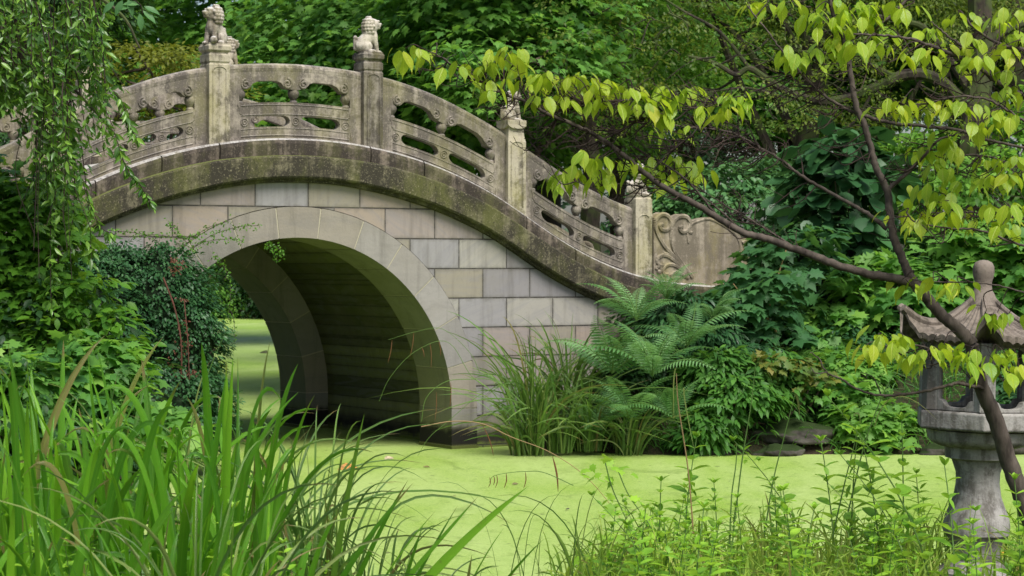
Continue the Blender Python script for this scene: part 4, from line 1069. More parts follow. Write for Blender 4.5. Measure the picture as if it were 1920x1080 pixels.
a = np.array([at(*p, 17) for p in [(262,8),(268,20),(262,25),(250,10),(270,12),(230,0),(215,2),(240,-2)]]); ax_ = np.array([[-1,0,.05],[1.0,0,-.9],[.1,0,-1],[-1,0,-.25],[.9,.2,-.4],[-.5,0,-1],[-.8,0,-.8],[.3,0,-1]])
link("sprig_leaves", leaf_mesh("sprig_leaves", a - base, ax_, np.tile([.2,-.7,.6], (8, 1)), .14, 'ovate', None, .75), LM_BLUE, wt)
# ================================================================== BANK PLANTS, BLADES
def blades(name, L, mt, parent=None, seg=9):
    """L: list of (base, ctrl, tip, width, tint) -> folded ribbons with a pointed tip"""
    n = len(L)
    b = np.array([l[0] for l in L], float); c = np.array([l[1] for l in L], float); t = np.array([l[2] for l in L], float)
    w = np.array([l[3] for l in L], float); ti = np.array([l[4] for l in L], float)
    u = np.linspace(0, 1, seg+1)[None, :, None]
    p = (1-u)**2*b[:, None] + 2*u*(1-u)*c[:, None] + u**2*t[:, None]
    d = norm(np.gradient(p, axis=1))
    side = norm(np.cross(d, norm(rng.normal(size=(n, 1, 3))*np.array([1, 1, .25]))))
    nn = np.cross(side, d)
    prof = np.interp(u[0, :, 0], [0, .15, .55, .85, 1], [.75, 1, .92, .5, .02])[None, :, None]*w[:, None, None]/2
    l_ = p + side*prof + nn*prof*.45; r_ = p - side*prof + nn*prof*.45
    V = np.stack([l_, p, r_], 2).reshape(-1, 3)
    k = (seg+1)*3; fs = []
    for i in range(seg):
        for j in (0, 1): fs.append((i*3+j, i*3+j+1, (i+1)*3+j+1, (i+1)*3+j))
    fs = np.array(fs); loops = (fs.ravel()[None] + (np.arange(n)*k)[:, None]).ravel()
    me = bpy.data.meshes.new(name); me.vertices.add(len(V)); me.vertices.foreach_set('co', V.astype(np.float32).ravel())
    me.loops.add(len(loops)); me.loops.foreach_set('vertex_index', loops.astype(np.int32))
    m_ = n*len(fs); me.polygons.add(m_); me.polygons.foreach_set('loop_start', (np.arange(m_)*4).astype(np.int32))
    try: me.polygons.foreach_set('loop_total', np.full(m_, 4, np.int32))
    except Exception: pass
    me.update(calc_edges=True)
    a = me.attributes.new('tint', 'FLOAT', 'POINT'); a.data.foreach_set('value', np.repeat(np.clip(ti, 0, 1), k).astype(np.float32))
    a = me.attributes.new('along', 'FLOAT', 'POINT'); a.data.foreach_set('value', np.tile(np.repeat(np.linspace(0, 1, seg+1), 3), n).astype(np.float32))
    a = me.attributes.new('across', 'FLOAT', 'POINT'); a.data.foreach_set('value', np.tile([1.0, 0.0, 1.0], n*(seg+1)).astype(np.float32))
    me.shade_smooth()
    return link(name, me, mt, parent)

def clump_blades(n, h, w, spread, lean, base=.08, upright=.8, tmin=.5):
    L = []
    for i in range(n):
        a = rng.uniform(0, 2*PI); r = rng.uniform(0, base)
        b = np.array([r*math.cos(a), r*math.sin(a), -.05])
        hh = h*rng.uniform(tmin, 1); a2 = a + rng.normal()*.8; le = lean*rng.uniform(.15, 1)*hh
        dv = np.array([math.cos(a2), math.sin(a2), 0])
        dro = rng.uniform(0, 1)**2*spread
        t = b + dv*le*(1+dro) + np.array([0, 0, hh*(1 - dro*.75)])
        c = b + dv*le*.25 + np.array([0, 0, hh*upright*(1 - dro*.1)])
        L.append((b, c, t, w*rng.uniform(.6, 1.1), rng.uniform()))
    return L

# --- ferns
def frond(L_, npin=21):
    """frond along +x arching, returns leaf positions, axes, normals, sizes and rachis"""
    P, A, N_, S = [], [], [], []; pts = []
    for i in range(npin*2+1):
        t = i/(npin*2); x = L_*t*(1-.12*t); z = L_*(.55*t - .62*t*t)
        pts.append(np.array([x, 0, z]))
    for i in range(1, npin):
        t = i/npin; p = pts[i*2]; d = norm(pts[i*2+1] - pts[i*2-1]); s_ = L_*.19*math.sin(PI*min(1, (t*.92+.10)))**.8*(1.12-.45*t)
        for sg in (-1, 1):
            ax_ = np.array([0, sg, 0]) + d*.35 + np.array([0, 0, -.12])
            nn = np.array([-d[2], 0, d[0]]) + np.array([0, sg*.25, 0])
            # pinna made of overlapping pinnules
            P.append(p); A.append(ax_); N_.append(nn); S.append(s_)
            for q in (.15, .35, .55, .75):
                for s2 in (-1, 1):
                    P.append(p + norm(ax_)*s_*q); A.append(ax_*.55 + d*s2*.8); N_.append(nn); S.append(.022*(1.15-q)*L_/.9)
    return pts, np.array(P), np.array(A), np.array(N_), np.array(S)
def fern(label, loc, L_=.8, n=11, seed=1, tilt=.5):
    rs = np.random.default_rng(seed)
    root = empty("fern", loc); tag(root, label, "fern", "ferns on the bank beside the bridge")
    for i in range(n):
        a = 2*PI*i/n + rs.normal()*.25; el = rs.uniform(.15, .95); Lf = L_*rs.uniform(.7, 1.1)
        pts, P, A, N_, S = frond(Lf)
        M = (Matrix.Rotation(a, 3, 'Z') @ Matrix.Rotation(-el, 3, 'Y') @ Matrix.Rotation(rs.normal()*.3, 3, 'X'))
        M = np.array(M)
        tint = np.clip(rs.uniform(.1, .9) + rs.normal(size=len(P))*.08, 0, 1)
        o = link("frond", leaf_mesh("frond", P @ M.T, A @ M.T, N_ @ M.T, S, 'lance', tint, width=.62), LM_FERN, root)
        mb = MB(); mb.tube([M @ p for p in pts[::4]], np.linspace(.006, .002, len(pts[::4])), 4); mb.build("rachis", M_STEMG, o)
    return root
FR = [(1205,600,25.0,1.0,"fern topping the bank just under the end of the cornice"), (1160,700,24.75,1.1,"pale fern with broad fronds against the brick wall"),
      (1235,705,24.55,1.2,"large fern in the middle of the bank, fronds fanning both ways"), (1300,650,25.0,1.0,"fern under the scroll panel, arching right"),
      (1190,785,24.5,.95,"fern hanging low over the water right of the sedge"), (1130,810,24.7,.75,"fern whose frond tips touch the duckweed"),
      (1275,785,24.5,.9,"fern low on the bank with a frond pointing down to the water"), (1350,600,25.9,.75,"small fern beside the young maple"), (1262,560,25.9,.7,"small fern right below the scroll panel")]
for i, (x, y, Y, L_, lb) in enumerate(FR): fern(lb, tuple(at(x-12, y, Y)), L_*.9, 12, i+1)

# --- sedges at the bridge foot
GSD = "sedge clumps at the foot of the bridge"
for i, (x, y, Y, h, lb) in enumerate([(985,850,24.75,1.0,"sedge clump closest to the arch pier"), (1000,845,24.7,1.3,"tall arching sedge clump right of the pier"), (1050,840,24.75,1.2,"sedge clump with yellowing blades left of the ferns"),
      (1105,838,24.75,.95,"sedge clump tucked under the low ferns"), (1000,790,24.95,1.25,"sedge clump standing against the brick wall"), (1065,760,25.1,1.1,"sedge clump behind the yellowing one"), (1180,850,24.8,.7,"short sedge under the middle fern")]):
    r_ = empty("sedge_clump", tuple(at(x, y, Y))); tag(r_, lb, "sedge", GSD)
    blades("blades", clump_blades(66, h*1.1, .028, 1.1, .95, .16, .85, .4), LM_SEDGE, r_)
# pendulous stems in front of the arch
def stem_thing(name, label, cat, group, pts, Y, r, spikes=(), leafb=(), m1=M_STEMG, m2=M_SPIKE):
    p = crv([at(a[0], a[1], Y) for a in pts], 8); base = p[0].copy()
    root = empty(name, tuple(base)); tag(root, label, cat, group)
    mb = MB(); mb.tube([x - base for x in p], np.linspace(r, r*.45, len(p)), 5); mb.build("stem", m1, root)
    for (x0, y0, x1, y1, w) in spikes:
        a, b = at(x0, y0, Y) - base, at(x1, y1, Y) - base
        mb = MB(); mb.tube([a + (b-a)*t + np.array([.01*math.sin(3*t), 0, 0]) for t in np.linspace(0, 1, 7)], np.array([.3,.8,1,1,.9,.7,.2])*w, 5); mb.build("spike", m2, root)
    if leafb:
        blades("blade", [(at(a[0],a[1],Y)-base, at(a[2],a[3],Y)-base, at(a[4],a[5],Y)-base, a[6], a[7]) for a in leafb], LM_SEDGE, root)
    return root
GP = "pendulous sedge stems"
stem_thing("pendulous_sedge", "sedge stem arching left across the arch opening, hanging spikes at mid height", "sedge", GP, [(905,722),(880,700),(850,650),(820,640),(770,665),(730,710),(711,752)], 24.3, .004, [(806,642,808,690,.004), (790,650,795,670,.004), (822,638,826,668,.004)])
stem_thing("pendulous_sedge", "topmost sedge stem in front of the dark vault", "sedge", GP, [(900,700),(880,660),(830,617),(780,622),(728,637)], 24.3, .0035, [(735,637,727,680,.004), (776,622,768,670,.004)])
stem_thing("pendulous_sedge", "sedge stem curving over the pier corner with drooping blades", "sedge", GP, [(985,760),(930,715),(880,711),(835,716),(800,745),(790,790)], 24.2, .006, [(845,716,843,764,.005), (818,735,815,790,.004)])
stem_thing("pendulous_sedge", "thin straight sedge stem reaching down past the pier to the water", "sedge", GP, [(960,715),(900,740),(840,790),(805,820),(783,855)], 24.1, .004)
stem_thing("pendulous_sedge", "brown broken sedge stem bent over the duckweed below the pier", "sedge", GP, [(790,800),(850,790),(905,795),(960,820),(1035,850),(1110,905),(1190,1010),(1240,1090)], 13.5, .0035, [(1036,856,1046,922,.006), (905,797,925,855,.003)], m1=M_STRAW)
stem_thing("pendulous_sedge", "yellowish sedge stem with five thin brown spikes hanging over the water", "sedge", GP, [(1075,910),(1020,886),(985,884),(950,887),(925,893),(917,905)], 13.3, .003, [(918,895,915,914,.003), (925,892,924,910,.003), (931,890,928,915,.003), (949,887,944,916,.0035), (985,885,981,916,.0035)], m1=M_STEMG)

# --- rocks
def rock_mat():
    m, nt, out = mat("rock"); g = G(nt); co = g.geo().outputs['Position']
    c = g.mix(g.ramp(g.noise(co, 5, 6), [(.35, 0.0), (.65, 1.0)]), (0.03,0.027,0.023), (0.085,0.077,0.066))
    nz = g.n('ShaderNodeSeparateXYZ'); g.l(g.geo().outputs['Normal'], nz.inputs[0])
    up = g.ramp(g.math('ADD', nz.outputs[2], g.math('SUBTRACT', g.noise(co, 4, 5), .5)), [(.35, 0.0), (.65, 1.0)])
    c = g.mix(up, c, (0.018, 0.032, 0.008))
    g.l(g.bsdf(c, .9, .15, g.bump(g.noise(co, 20, 6), .6, .02)), out.inputs[0]); return m
M_ROCK = rock_mat()
def rock(label, x, y, Y, r, seed):
    c = at(x, y, Y)
    bm = bmesh.new(); bmesh.ops.create_icosphere(bm, subdivisions=4, radius=1)
    for v in bm.verts:
        p = np.array(v.co) + seed*3.1; k = 1 + .16*wav(p, 1.1) + .07*wav(p, 3.0)
        v.co = Vector((v.co.x*r[0]*k, v.co.y*r[1]*k, max(-.5, v.co.z*k)*r[2]))
    me = bpy.data.meshes.new("rock"); bm.to_mesh(me); bm.free()
    o = link("rock", me, M_ROCK, smooth=True); o.location = c; tag(o, label, "rock", "rocks at the water's edge")
rock("broad moss topped rock on the bank between the shrubs and the duckweed", 1490, 815, 25.2, (.5,.35,.17), 1)
rock("bare grey rock at the water line in front of the mossy one", 1462, 850, 24.75, (.28,.2,.12), 2)
#rock("dark rock left of the stone lantern bowl at the water line", 1680, 842, 25.1, (.4,.3,.22), 3)
rock("low rock at the water line just behind the lantern pedestal", 1780, 850, 24.9, (.35,.25,.14), 4)
rock("dark rock at the water line near the right edge", 1900, 845, 25.1, (.45,.3,.2), 5)
rock("small dark rock under the narrow-leaved shrub", 1350, 848, 25.0, (.3,.2,.12), 6)
# earth-dark hanging roots / stems below the bank edge come from the shrubs themselves

# ================================================================== FOREGROUND LEFT: iris + sedges
GI = "iris clumps on the near bank"
def gz1(X, Y): return float(ground(X, Y)[0])
ic = [(-15,8.6,1.42),(90,8.3,1.40),(180,8.8,1.42),(270,8.5,1.25),(360,8.2,1.15),(425,8.9,1.36),(490,8.4,.78),(20,7.4,1.12),(160,7.3,1.05),(300,7.3,.98),(-60,9.6,1.4),(560,9.4,.62),(230,10.2,1.2),(400,10.0,.9),(90,10.4,1.3)]
il = ["iris clump at the left edge with the tallest blades", "iris clump with two blades crossing near the left edge", "iris clump right below the dark broad leaves", "iris clump in front of the creeper's foot", "iris clump with arching pale blades, left middle",
      "iris clump with a broad upright blade beside the strip of water", "low iris clump at the bottom near the water", "iris clump in the bottom left corner, out of focus", "front iris clump at the bottom under the crossing blades", "front iris clump at the bottom below the arching pale blades",
      "iris clump cut off by the left picture edge", "short iris clump spreading over the water's edge", "iris clump behind the others below the creeper", "iris clump farther back beside the water strip", "iris clump farther back under the bright shrub"]
for (x, Y, h), lb in zip(ic, il):
    X = (x-CX)/F*Y; r_ = empty("iris_clump", (X, Y, gz1(X, Y))); tag(r_, lb, "iris", GI)
    blades("blades", clump_blades(26, h*.97, .038, .8, .36, .2, .75, .4), LM_IRIS, r_, 12)
hero = [ # base px, ctrl px, tip px, Y, width
 (120,1250, 60,900, 15,643, 8.4,.036), (95,1250, 60,900, 49,649, 8.5,.036), (240,1250, 190,900, 165,661, 8.6,.036), (300,1260, 230,900, 180,643, 8.7,.038), (170,1240, 190,950, 234,719, 8.4,.034),
 (415,1260, 415,960, 437,670, 8.3,.036), (400,1250, 428,930, 424,677, 8.7,.040), (330,1240, 390,980, 424,700, 8.2,.036), (30,1250, 20,950, 0,690, 8.2,.036), (340,1260, 240,830, 110,745, 8.5,.030),
 (200,1260, 290,800, 380,815, 8.3,.030), (350,1260, 420,850, 560,735, 8.2,.026), (380,1260, 470,900, 585,800, 8.6,.03), (600,1240, 640,960, 683,776, 8.8,.026), (430,1250, 560,790, 700,848, 8.8,.022),
 (560,1240, 640,1050, 775,905, 8.6,.026), (640,1240, 730,1110, 897,930, 8.4,.034), (680,1250, 800,1060, 990,912, 8.2,.040), (700,1250, 760,1120, 858,948, 8.5,.028), (650,1240, 700,1090, 817,958, 8.8,.024), (610,1240,680,1040,765,900,9,.022),
 (720,1260, 740,1130, 793,985, 8.4,.022), (880,1250, 890,1130, 1020,1010, 8.6,.018), (860,1250, 870,1120, 885,1040, 8.6,.018), (820,1250, 880,1080, 945,990, 8.8,.02), (480,1250, 500,900, 470,770,8.8,.03), (500,1250,480,950,520,790,9,.028)]
hr = np.random.default_rng(21)
for i in range(34):
    bx = hr.uniform(-20, 440); dx = hr.uniform(-170, 170); ty = hr.uniform(720, 900)
    hero.append((bx, 1250, bx + dx*.25, ty - hr.uniform(40, 160), bx + dx, ty, hr.uniform(7.6, 9.2), hr.uniform(.016, .032)))
X = at(480, 0, 8.5)[0]; hb = np.array([X, 8.5, gz1(X, 8.5)]); r_ = empty("iris_clump", tuple(hb)); tag(r_, "loose iris clump whose long blades reach out over the duckweed at bottom centre", "iris", GI)
Lh = []
for bx, by, cx_, cy_, tx, ty, Y, w in hero:
    Lh.append((at(bx, by, Y)-hb, at(cx_, cy_, Y-.1)-hb, at(tx, ty, Y-.15)-hb, w*1.05, rng.uniform(.2, .85)))
blades("blades", Lh, LM_IRIS, r_, 14)
# arching glossy sedges with dew
GB = "glossy arching sedge clumps at the near water's edge"
for i, (x, Y, h, lb) in enumerate([(470,9.6,.75,"silvery wet sedge clump left of the bottom middle"), (590,9.2,.72,"silvery wet sedge clump at the bottom centre left"), (690,9.2,.44,"low wet sedge clump at the bottom centre"), (380,7.2,.8,"wet sedge in front of the irises, bottom left"), (800,8.8,.34,"small wet sedge tuft at the bottom centre right"), (930,9.0,.26,"sparse sedge tuft at the bottom, right of centre")]):
    X = (x-CX)/F*Y; r_ = empty("sedge_clump", (X, Y, gz1(X, Y))); tag(r_, lb, "sedge", GB)
    blades("blades", clump_blades(int(70*h) + 8, h*1.35, .014, 1.1, .95, .16, .95, .5), LM_SEDGE, r_, 12)
# long thin arcs
X = at(420, 0, 9)[0]; hb = np.array([X, 9.2, gz1(X, 9.2)]); r_ = empty("sedge_clump", tuple(hb)); tag(r_, "sedge with very long thin blades arching in front of the creeper and the arch foot", "sedge", GB)
Lh = [(at(a,b,9.2)-hb, at(c,d,9.2)-hb, at(e,f_,9.2)-hb, w, rng.uniform(.3, 1)) for a,b,c,d,e,f_,w in [
 (300,1250,330,800,425,621,.010), (330,1250,380,700,190,690,.008), (350,1250,330,770,395,675,.010), (280,1250,300,760,395,752,.011), (420,1250,430,740,590,775,.013), (400,1250,480,760,672,832,.016), (440,1250,520,800,565,842,.012), (460,1260,540,840,660,872,.012), (300,1250,210,700,75,720,.008), (500,1250,560,900,640,930,.012), (520,1250,600,880,760,905,.012), (480,1250,600,850,720,960,.012)]]
blades("blades", Lh, LM_SEDGE, r_, 16)

# ================================================================== FOREGROUND RIGHT: grass, herbs
def scatter_grass(name, label, n, xr, yr, h, w, mt, dens=None, lean=.45):
    X = rng.uniform(*xr, n); Y = rng.uniform(*yr, n)
    sdv = pond_sd(X, Y); k = sdv > -.05; X, Y = X[k], Y[k]
    if dens is not None: kk = dens(X, Y); X, Y = X[kk], Y[kk]
    Z = ground(X, Y); L = []
    for x, y, z in zip(X, Y, Z):
        hh = h*rng.uniform(.4, 1.0); a = rng.uniform(0, 2*PI); le = lean*hh*rng.uniform(.2, 1.3); dr = rng.uniform(0, 1)**2
        b = np.array([x, y, z-.03]); dv = np.array([math.cos(a), math.sin(a), 0])
        L.append((b, b + dv*le*.2 + [0, 0, hh*.8], b + dv*le*(1+dr) + [0, 0, hh*(1-.6*dr)], w*rng.uniform(.6, 1.2), np.clip(rng.uniform(0, .85) + .25*wav(b, 2.0), 0, 1)))
    return tag(blades(name, L, mt, None, 6), label, kind='stuff')
px2X = lambda px, Y: (px-CX)/F*Y
scatter_grass("grass", "tall yellow-green grass on the near right bank", 5200, (.2, 4.4), (8.6, 12.7), .46, .013, LM_GRASS, lambda X, Y: (X/Y*F + CX > 1030 + 110*wav(np.stack([X, Y, X*0], -1), 2.5)) & ~((np.abs(X/Y*F + CX - 1835) < 75) & (Y < 11.2) & (rng.uniform(size=len(X)) < .85)))
scatter_grass("grass", "low grass under the irises on the near left bank", 1500, (-4.4, -.9), (7.5, 13.2), .34, .011, LM_IRIS)
scatter_grass("grass", "fine grass and weeds along the far bank", 3600, (.9, 9), (24.7, 26.4), .34, .014, LM_FERNY, None, 1.3)

# herbs with opposite leaves
def herb_proto(h, nodes, seed, ls=.085, tip=True):
    rs = np.random.default_rng(seed)
    root = empty("herb"); mb = MB(); P, A, N_, S = [], [], [], []
    bend = rs.normal(size=2)*.08
    pt = lambda t: np.array([bend[0]*t*t*h*2, bend[1]*t*t*h*2, h*t])
    mb.tube([pt(t) for t in np.linspace(0, 1, 9)], np.linspace(.0045, .002, 9), 5)
    for i in range(nodes):
        t = .25 + .75*(i+1)/nodes; a = (i % 2)*PI/2 + rs.normal()*.2
        for sg in (0, PI):
            dv = np.array([math.cos(a+sg), math.sin(a+sg), .35 + .5*(t > .93)])
            P.append(pt(t)); A.append(dv + [0, 0, -.0]); N_.append([0, 0, 1]); S.append(ls*rs.uniform(.8, 1.1)*(1.1 - .65*max(0, t-.55)/.45))
        if i < nodes-2 and rs.uniform() < .5:
            for _ in range(3):
                P.append(pt(t) + rs.normal(size=3)*.02); A.append(rdir(1)[0] + [0, 0, .4]); N_.append([0, 0, 1]); S.append(ls*.5)
    if tip:
        for j in range(4):
            P.append(pt(1)); A.append([math.cos(j*1.6), math.sin(j*1.6), 1.3]); N_.append([-math.cos(j*1.6), -math.sin(j*1.6), .5]); S.append(ls*.35)
    mb.build("stem", M_STEMG, root)
    link("leaves", leaf_mesh("leaves", np.array(P), np.array(A), np.array(N_) + rs.normal(size=(len(P), 3))*.15, np.array(S), 'ovate', None, .85), LM_HERB, root)
    return root
HP = [herb_proto(.72, 10, 1, .125), herb_proto(.60, 9, 2, .11), herb_proto(.85, 11, 3, .12), herb_proto(.5, 8, 4, .10)]
hu = set()
def put_herb(k, x, ytop, Y, label, group):
    X = px2X(x, Y); z = gz1(X, Y); zt = at(x, ytop, Y)[2]; hh = (.72, .60, .85, .5)[k]
    o = HP[k] if k not in hu else copy_tree(HP[k]); hu.add(k)
    s_ = max(.35, min(1.5, (zt - z)/hh)); o.location = (X, Y, z); o.scale = (min(s_, 1.15), min(s_, 1.15), s_); o.rotation_euler = (rng.normal()*.05, rng.normal()*.05, rng.uniform(0, 6.28))
    tag(o, label, "herb", group)
GH = "tall paired-leaf herbs on the near right bank"
for i, (x, yt, Y, lb) in enumerate([(1282,822,10.8,"tall herb standing right of the sedge stem over the water"), (1345,905,10.4,"herb between the two bent sedge stems"), (1515,830,10.6,"herb with fresh top leaves in front of the small grey rock"), (1568,828,10.9,"herb beside the grey rock, second of a pair"),
      (1650,812,10.3,"herb with toothed leaves left of the lantern bowl"), (1692,790,10.2,"herb rising just left of the lantern platform"), (1752,752,9.6,"tallest herb in front of the lantern platform's left edge"), (1792,870,9.4,"herb in front of the upper lantern pedestal"), (1812,960,9.2,"herb crossing the pedestal bulge"),
      (1838,985,9.0,"slanting herb over the foot of the pedestal"), (1880,945,9.4,"herb at the right side of the pedestal"), (1600,815,10.5,"slim herb over the dark rock"), (1460,905,10.2,"herb in the grass below the mossy rock"), (1400,930,10.0,"low herb below the middle bent stem"), (1720,850,9.8,"herb between the tallest one and the lantern column"), (1910,900,9.6,"herb at the very right edge below the branch")]):
    put_herb(i % 4, x, yt, Y, lb, GH)
for i in range(96):
    Y = rng.uniform(8.8, 12.0); x = rng.uniform(1090, 1960); x = x if abs(x-1835) > 60 or Y > 11.3 else x - 160; yt = 875 + 175*rng.uniform(0, 1)**.55 + max(0, 1250-x)*.25
    put_herb(rng.integers(0, 4), x, yt, Y, "short leafy herb growing among the grass of the near right bank", "short herbs in the right bank grass")
for i in range(26):
    Y = rng.uniform(7.6, 10.5); x = rng.uniform(-20, 620); yt = rng.uniform(930, 1060)
    put_herb(rng.integers(0, 4), x, yt, Y, "short leafy herb growing low between the iris blades", "short herbs among the irises")
# bright lobed vine
C = np.array([at(x + rng.normal()*14, y + rng.normal()*12, 9.9 + rng.normal()*.15) for x, y in [(1130,865),(1150,870),(1110,890),(1165,880),(1125,900),(1150,915),(1180,930),(1200,960),(1160,950),(1230,985),(1190,1000),(1260,1010),(1140,1000),(1215,1030),(1180,1050),(1100,1050)] for _ in range(3)])
root = empty("lobed_vine", tuple(at(1200, 1150, 9.9))); b0 = np.array(root.location); tag(root, "bright yellow-green lobed-leaf vine climbing at the bottom centre right", "vine")
link("leaves", leaf_mesh("leaves", C-b0, rdir(len(C)) + [0, -.2, -.2], rdir(len(C))*.4 + [0, -.4, 1], .055*rng.uniform(.7, 1.3, len(C)), 'maple', rng.uniform(.5, 1, len(C))), LM_HERB, root)
mb = MB()
for l in ([(1220,1120),(1185,1000),(1150,920),(1135,868)], [(1240,1120),(1230,1010),(1180,930),(1160,885)]): mb.tube([p-b0 for p in crv([at(x, y, 9.92) for x, y in l], 6)], .003, 5)
mb.build("stem", M_STEMG, root)
# bent sedge stems standing up on the right
GBS = "tall bent-over sedge stems on the near right bank"
for lb, pts, lf in [("bent stem with a yellow folded blade tip above the mossy shrub", [(1375,1000),(1392,860),(1408,760),(1417,682)], [(1417,682,1430,672,1450,720,.012,.95)]),
    ("bent stem with a pale folded tip above the grey rock", [(1432,1010),(1450,900),(1470,820),(1491,738)], [(1491,738,1499,742,1499,782,.014,.9)]),
    ("short bent stem with a whitish folded tip over the duckweed", [(1368,1020),(1372,930),(1380,870),(1381,832)], [(1381,832,1378,836,1375,840,.012,.9)]),
    ("dry brown stem with a drooping straw blade in front of the fern", [(1300,1000),(1290,880),(1272,760),(1268,700)], [(1268,690,1262,700,1264,790,.012,1.0), (1284,728,1278,720,1303,850,.013,.95)]),
    ("long thin stem slanting up to the dogwood leaves", [(1590,960),(1622,830),(1660,730),(1688,690)], [(1600,780,1612,762,1614,800,.009,.8), (1640,800,1668,690,1760,790,.006,.9)]),
    ("thin stem arching left with a curved white blade", [(1560,1010),(1585,900),(1598,850),(1606,812)], [(1606,812,1622,770,1600,775,.009,1.0)])]:
    stem_thing("bent_sedge", lb, "sedge", GBS, pts, 10.4, .0042, (), lf, m1=M_STEMG if 'brown' not in lb else M_STRAW)
# thin criss-crossing grass at bottom centre
r_ = empty("wild_grass", tuple(at(1060, 1200, 9.6))); b0 = np.array(r_.location); tag(r_, "sparse thin grass stems criss-crossing over the water at the bottom centre", "grass tuft")
Lh = []
for i in range(34):
    x0 = rng.uniform(940, 1280); x1 = x0 + rng.normal()*95; yt = rng.uniform(905, 1050)
    Lh.append((at(x0, 1190, 9.6)-b0, at(x0 + (x1-x0)*.2, yt-30, 9.5)-b0, at(x1, yt, 9.3)-b0, rng.uniform(.003, .007), rng.uniform(.2, 1)))
blades("blades", Lh, LM_SEDGE, r_, 10)

# fallen leaves
def fallen(label, p, size, c, grp, tilt=.3, kind='ovate', width=1.3):
    key = "fallen_" + str(c)
    m = bpy.data.materials.get(key)
    if not m:
        m, nt, out = mat(key); g = G(nt); nz = g.noise(g.coord(), 25, 3)
        g.l(g.bsdf(g.mix(g.ramp(nz, [(.4, 0.0), (.6, 1.0)]), c, tuple(x*.5 for x in c)), .5, .3), out.inputs[0])
    a = rng.uniform(0, 6.28); me = leaf_mesh("fallen_leaf", [[0, 0, 0.0]], [[math.cos(a), math.sin(a)*.5, 0]], [[rng.normal()*tilt, -tilt, 1]], size, kind, None, width)
    o = link("fallen_leaf", me, m); o.location = p; tag(o, label, "leaf", grp)
def onw(x, y): Y = F*ZC/(y-HY); return (at(x, y, Y)[0], Y, .012)
GF = "leaves floating on the duckweed"
fallen("orange curled leaf floating on the duckweed below the arch", onw(672, 880), .24, (0.42,0.20,0.04), GF, .6)
fallen("pale dry leaf floating near the pier", onw(738, 860), .13, (0.45,0.38,0.24), GF, .5)
fallen("small dark leaf floating far off in the strip of water left of the arch", onw(487, 662), .3, (0.10,0.11,0.05), GF, .5)
fallen("small brown leaf on the duckweed right of the orange one", onw(793, 877), .08, (0.2,0.16,0.06), GF)
fallen("tiny dark leaf on the open water at bottom centre", onw(1068, 957), .05, (0.08,0.06,0.05), GF)
fallen("small brown scrap floating between the sedge spikes", onw(972, 909), .07, (0.16,0.14,0.06), GF)
fallen("faint dark scrap floating left of the sedge spikes", onw(855, 932), .06, (0.22,0.24,0.08), GF)
GG = "autumn leaves lying around the lantern foot"
for i, (x, y, c) in enumerate([(1700,1062,(.45,.42,.03)), (1735,1050,(.5,.46,.04)), (1765,1040,(.5,.42,.03)), (1750,1068,(.42,.12,.03)), (1890,1040,(.55,.33,.03)), (1915,1045,(.45,.12,.03)), (1905,1062,(.35,.2,.08)), (1725,1035,(.5,.25,.1)), (1680,1075,(.4,.4,.05)), (1880,1070,(.5,.45,.05))]):
    Y = 11.6; p = at(x, y, Y); fallen(["yellow-green leaf left of the lantern foot","yellow leaf beside the lantern foot","golden leaf touching the lantern foot","red leaf among yellow ones left of the foot","orange leaf right of the lantern foot","red leaf in the bottom right corner","brown leaf in the bottom right corner","pinkish leaf left of the foot","greenish yellow leaf farthest left of the foot","yellow leaf at the bottom right of the foot"][i], tuple(p), .10, c, GG, .7, 'ovate', 1.2)
# ================================================================== STONE LANTERN
M_LANT = stone_mat("lantern_stone", (0.33,0.315,0.295), (0.255,0.243,0.228), (0.11,0.10,0.09), dirt=.6, alg=.18, algae=(0.14,0.15,0.07), speck=.3, streak=5)
M_ROOF = stone_mat("lantern_roof_stone", (0.21,0.175,0.145), (0.165,0.138,0.115), (0.07,0.058,0.048), dirt=.6, alg=.15, algae=(0.12,0.11,0.05), speck=.25, streak=5)
LX, LY = 868/374.5, 11.0
LZ = gz1(LX, LY)
lant = empty("stone_lantern", (LX, LY, LZ), (0, R(1.6), 0))
tag(lant, "grey stone garden lantern with hexagonal tiled roof on a waisted round pedestal", "stone lantern")
zz = lambda y: (ZC - (y - HY)/374.5) - LZ
mb = MB()    # pedestal
mb.lathe([(.20,-.12),(.20,.03),(.17,.05),(.135,.09),(.122,zz(1075)),(.120,zz(1030)),(.135,zz(1012)),(.150,zz(1004)),(.162,zz(1000)),(.166,zz(985)),(.160,zz(970)),(.140,zz(952)),(.118,zz(930)),(.108,zz(905)),(.110,zz(885)),(.128,zz(866)),(.132,zz(862)),(.165,zz(858)),(.168,zz(838)),(.17,zz(836))], 36)
mb.build("pedestal", M_LANT, lant, smooth=True)
A0 = R(202); hexa = [A0 + i*PI/3 for i in range(6)]
hx = lambda r, z: [(r*math.cos(a), r*math.sin(a), z) for a in hexa]
mb = MB(); mb.lathe([(.16,zz(838)),(.20,zz(836)),(.235,zz(830)),(.255,zz(822)),(.258,zz(812)),(.262,zz(806)),(.24,zz(804))], 36)
mb.build("bowl", M_LANT, lant, smooth=True)
mb = MB(); mb.loft([hx(.33, zz(803)), hx(.345, zz(800)), hx(.345, zz(771)), hx(.335, zz(768))]); mb.build("platform", M_LANT, lant, bevel=.006)
